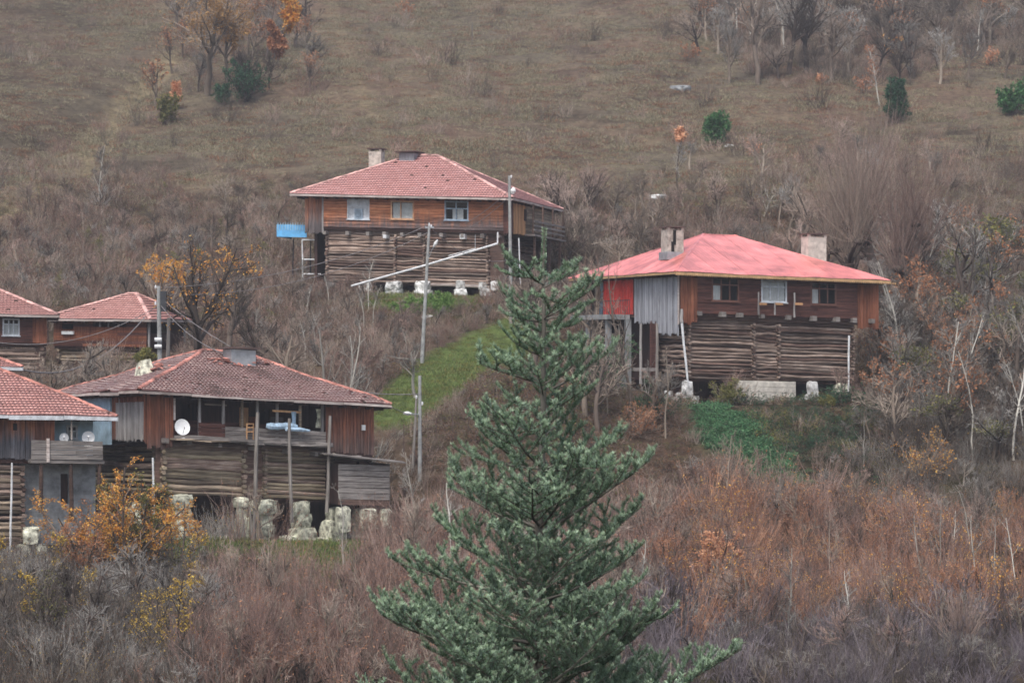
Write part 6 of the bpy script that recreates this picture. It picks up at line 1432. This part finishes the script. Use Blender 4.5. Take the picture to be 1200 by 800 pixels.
# ================================================================== the fir in front
TIP = []
def needle_part(Vs, Fs, parent):
    me = np_mesh('needles', Vs, Fs, [FN]); a = me.attributes.new('tip', 'FLOAT', 'POINT'); a.data.foreach_set('value', np.concatenate(TIP)); TIP.clear(); kind(link('needles', me, parent), 'stuff')
def fir():
    rg = np.random.default_rng(99); D = 25.0
    sc_ = D / FPX
    bx, by = (628 - 600) * sc_, D; gz_ = gz(bx, by)
    root = thing('fir_tree', 'dark green fir with upswept branches standing in front of everything', 'tree', (bx, by, gz_))
    Z = lambda v: (400 - v) * sc_ - gz_           # local height of a level seen in the photograph
    def trunk_x(z): return np.interp(z, [0, Z(700), Z(500), Z(265)], [-.05, .0, .07, .08])
    zs = np.concatenate([np.linspace(-.3, Z(800), 10), np.linspace(Z(790), Z(268), 18)])
    P = np.stack([trunk_x(zs) + rg.normal(0, .004, len(zs)), rg.normal(0, .004, len(zs)), zs], 1)[None]
    ztop = Z(268); Rr = (.011 + .011 * (ztop - zs))[None]
    V, F_ = tubes_np([(P, Rr)], 10); link('trunk', np_mesh('trunk', V, [F_], [FB], True), root)
    def needles(rg, P, dens, ln, wid, spread=.9):
        """P (N,K+1,3) shoots clothed in needles"""
        L_ = np.linalg.norm(P[:, 1:] - P[:, :-1], axis=2); tot = L_.sum(1); cnt = np.maximum(6, (tot * dens).astype(int)); pi = np.repeat(np.arange(len(P)), cnt)
        t = rg.random(len(pi)) * (P.shape[1] - 1); i = t.astype(int); f = (t - i)[:, None]; A, B = P[pi, i], P[pi, i + 1]; C = A + (B - A) * f; T = unit(B - A)
        upv = np.array([0, 0, 1.]); side = unit(np.cross(T, upv) + 1e-6); up2 = np.cross(side, T)
        g_ = rg.normal(np.pi / 2, spread, len(pi)); out = side * np.cos(g_)[:, None] + up2 * np.sin(g_)[:, None]
        d = unit(out + T * rg.uniform(.3, .8, (len(pi), 1))); ll = ln * rg.uniform(.7, 1.15, (len(pi), 1)) * np.where(t > (P.shape[1] - 1) * .93, 1.1, 1)[:, None]
        wv = unit(np.cross(d, rg.normal(0, 1, d.shape))) * wid
        V = np.stack([C - wv, C + wv, C + d * ll + wv * .5, C + d * ll - wv * .5], 1).reshape(-1, 3); TIP.append((np.repeat(np.clip((t / (P.shape[1] - 1) - .25) / .75, 0, 1) ** 1.5, 4) * np.tile([.35, .35, 1, 1], len(C))).astype(np.float32)); return V, np.arange(len(V)).reshape(-1, 4)
    # leader
    PL = np.stack([np.linspace(P[0, -2, k], P[0, -1, k], 2) for k in range(3)], 1)
    q = P[0][P[0][:, 2] > Z(345)][None]
    V, F_ = needles(rg, q, 1500, .035, .0028, 1.8); needle_part(V, [F_], root)
    whorls = [(334, 50, 4), (376, 64, 5), (398, 34, 4), (424, 58, 5), (458, 84, 6), (484, 56, 3), (515, 64, 3), (550, 116, 6), (584, 62, 4), (622, 136, 7), (655, 76, 4), (700, 148, 7), (728, 90, 4), (754, 190, 7), (784, 120, 5), (812, 205, 8), (850, 150, 6), (886, 232, 7), (955, 250, 7), (1030, 310, 6), (1130, 330, 6), (1250, 350, 6)]
    for wi, (v, lpx, n) in enumerate(whorls):
        a0 = rg.uniform(0, 6.28)
        for b in range(n):
            az = a0 + 6.283 * b / n + rg.normal(0, .22); z0 = Z(v) + rg.normal(0, .035); L_ = lpx * sc_ * rg.uniform(.72, 1.14)
            el = rg.normal(.36, .13) - .08 * (v < 500) - .04 * (v > 800)
            K = 9; d = np.array([math.cos(az) * math.cos(el), math.sin(az) * math.cos(el), math.sin(el)])
            P, Rr = growlevel(rg, A3(trunk_x(z0), 0, z0), d[None], np.array([L_ * 1.08]), np.array([.005 + .011 * L_]), K, .05, .12 + .06 * (v > 600), .3)
            side = unit(np.cross(d, [0, 0, 1.])); upn = np.cross(side, d)
            vis = v < 900
            m_ = max(4, int(L_ / .098)); t = np.linspace(.16, .96, m_) + rg.normal(0, .015, m_); t = np.clip(t, .1, .97); f = t * K; i = np.minimum(f.astype(int), K - 1); fr_ = (f - i)[:, None]
            S = P[0, i] + (P[0, i + 1] - P[0, i]) * fr_; T = unit(P[0, i + 1] - P[0, i]); sg = np.where(np.arange(m_) % 2, 1, -1)[:, None]
            a = rg.normal(.85, .12, m_)[:, None]; Dl = T * np.cos(a) + side * sg * np.sin(a) + upn * rg.normal(.14, .16, (m_, 1))
            ll = np.clip(L_ * (1 - t) * .5, 0, .5) + rg.uniform(.13, .22, m_); ll = np.where(t < .3, ll * .6, ll)
            P1, R1 = growlevel(rg, S, Dl, ll, .003 + .008 * ll, 6, .06, .3, .5)
            big = ll > .22; SS = []; DD = []; LL_ = []
            for j in np.nonzero(big)[0]:
                mm = int(ll[j] / .12)
                for q_ in range(mm):
                    tt = .25 + .68 * (q_ + .5) / mm; ff = tt * 6; ii = min(int(ff), 5); s_ = P1[j, ii] + (P1[j, ii + 1] - P1[j, ii]) * (ff - ii); tv = unit(P1[j, ii + 1] - P1[j, ii]); sd = np.cross(tv, upn)
                    an = rg.normal(.85, .12); SS.append(s_); DD.append(tv * math.cos(an) + sd * (1 if q_ % 2 else -1) * math.sin(an) + upn * rg.uniform(.05, .3)); LL_.append((ll[j] * (1 - tt) * .35 + .12) * rg.uniform(.8, 1.2))
            PR = [(P, Rr), (P1, R1)]; sh = [P1]
            if SS:
                P2, R2 = growlevel(rg, np.array(SS), np.array(DD), np.array(LL_), np.full(len(SS), .0028), 3, .05, .3, .6); PR.append((P2, R2)); sh.append(P2)
            V, F_ = tubes_np(PR, 4); br = link('branch', np_mesh('branch', V, [F_], [FB]), root)
            dn = 760 if vis else 180
            Vs = []; Fs = []; k = 0
            for q_ in sh + [P[:, 4:]]:
                V, F_ = needles(rg, q_, dn, .038, .0024 if vis else .005, .85); Vs.append(V); Fs.append(F_ + k); k += len(V)
            needle_part(np.concatenate(Vs), Fs, br)
    print('fir done')
FB = twig('fir_bark', [(84, 80, 74), (112, 108, 100), (140, 136, 126)])
FN, t, b = nodes('fir_needles', .5, .4)
c = ramp(t, island(t), [(0, (32, 62, 34)), (.6, (58, 92, 52)), (1, (94, 126, 80))])
gn = t.nodes.new('ShaderNodeNewGeometry'); c = mix(t, math_(t, 'MULTIPLY', gn.outputs['Backfacing'], .5), c, lin((170, 194, 182)))
ta = t.nodes.new('ShaderNodeAttribute'); ta.attribute_name = 'tip'; c = mix(t, math_(t, 'MULTIPLY', ta.outputs['Fac'], .75), c, lin((178, 200, 164))); c = bright(t, c, noise(t, pos(t), 2.2, 2), .7, 1.3); t.links.new(c, b.inputs['Base Color'])
fir()
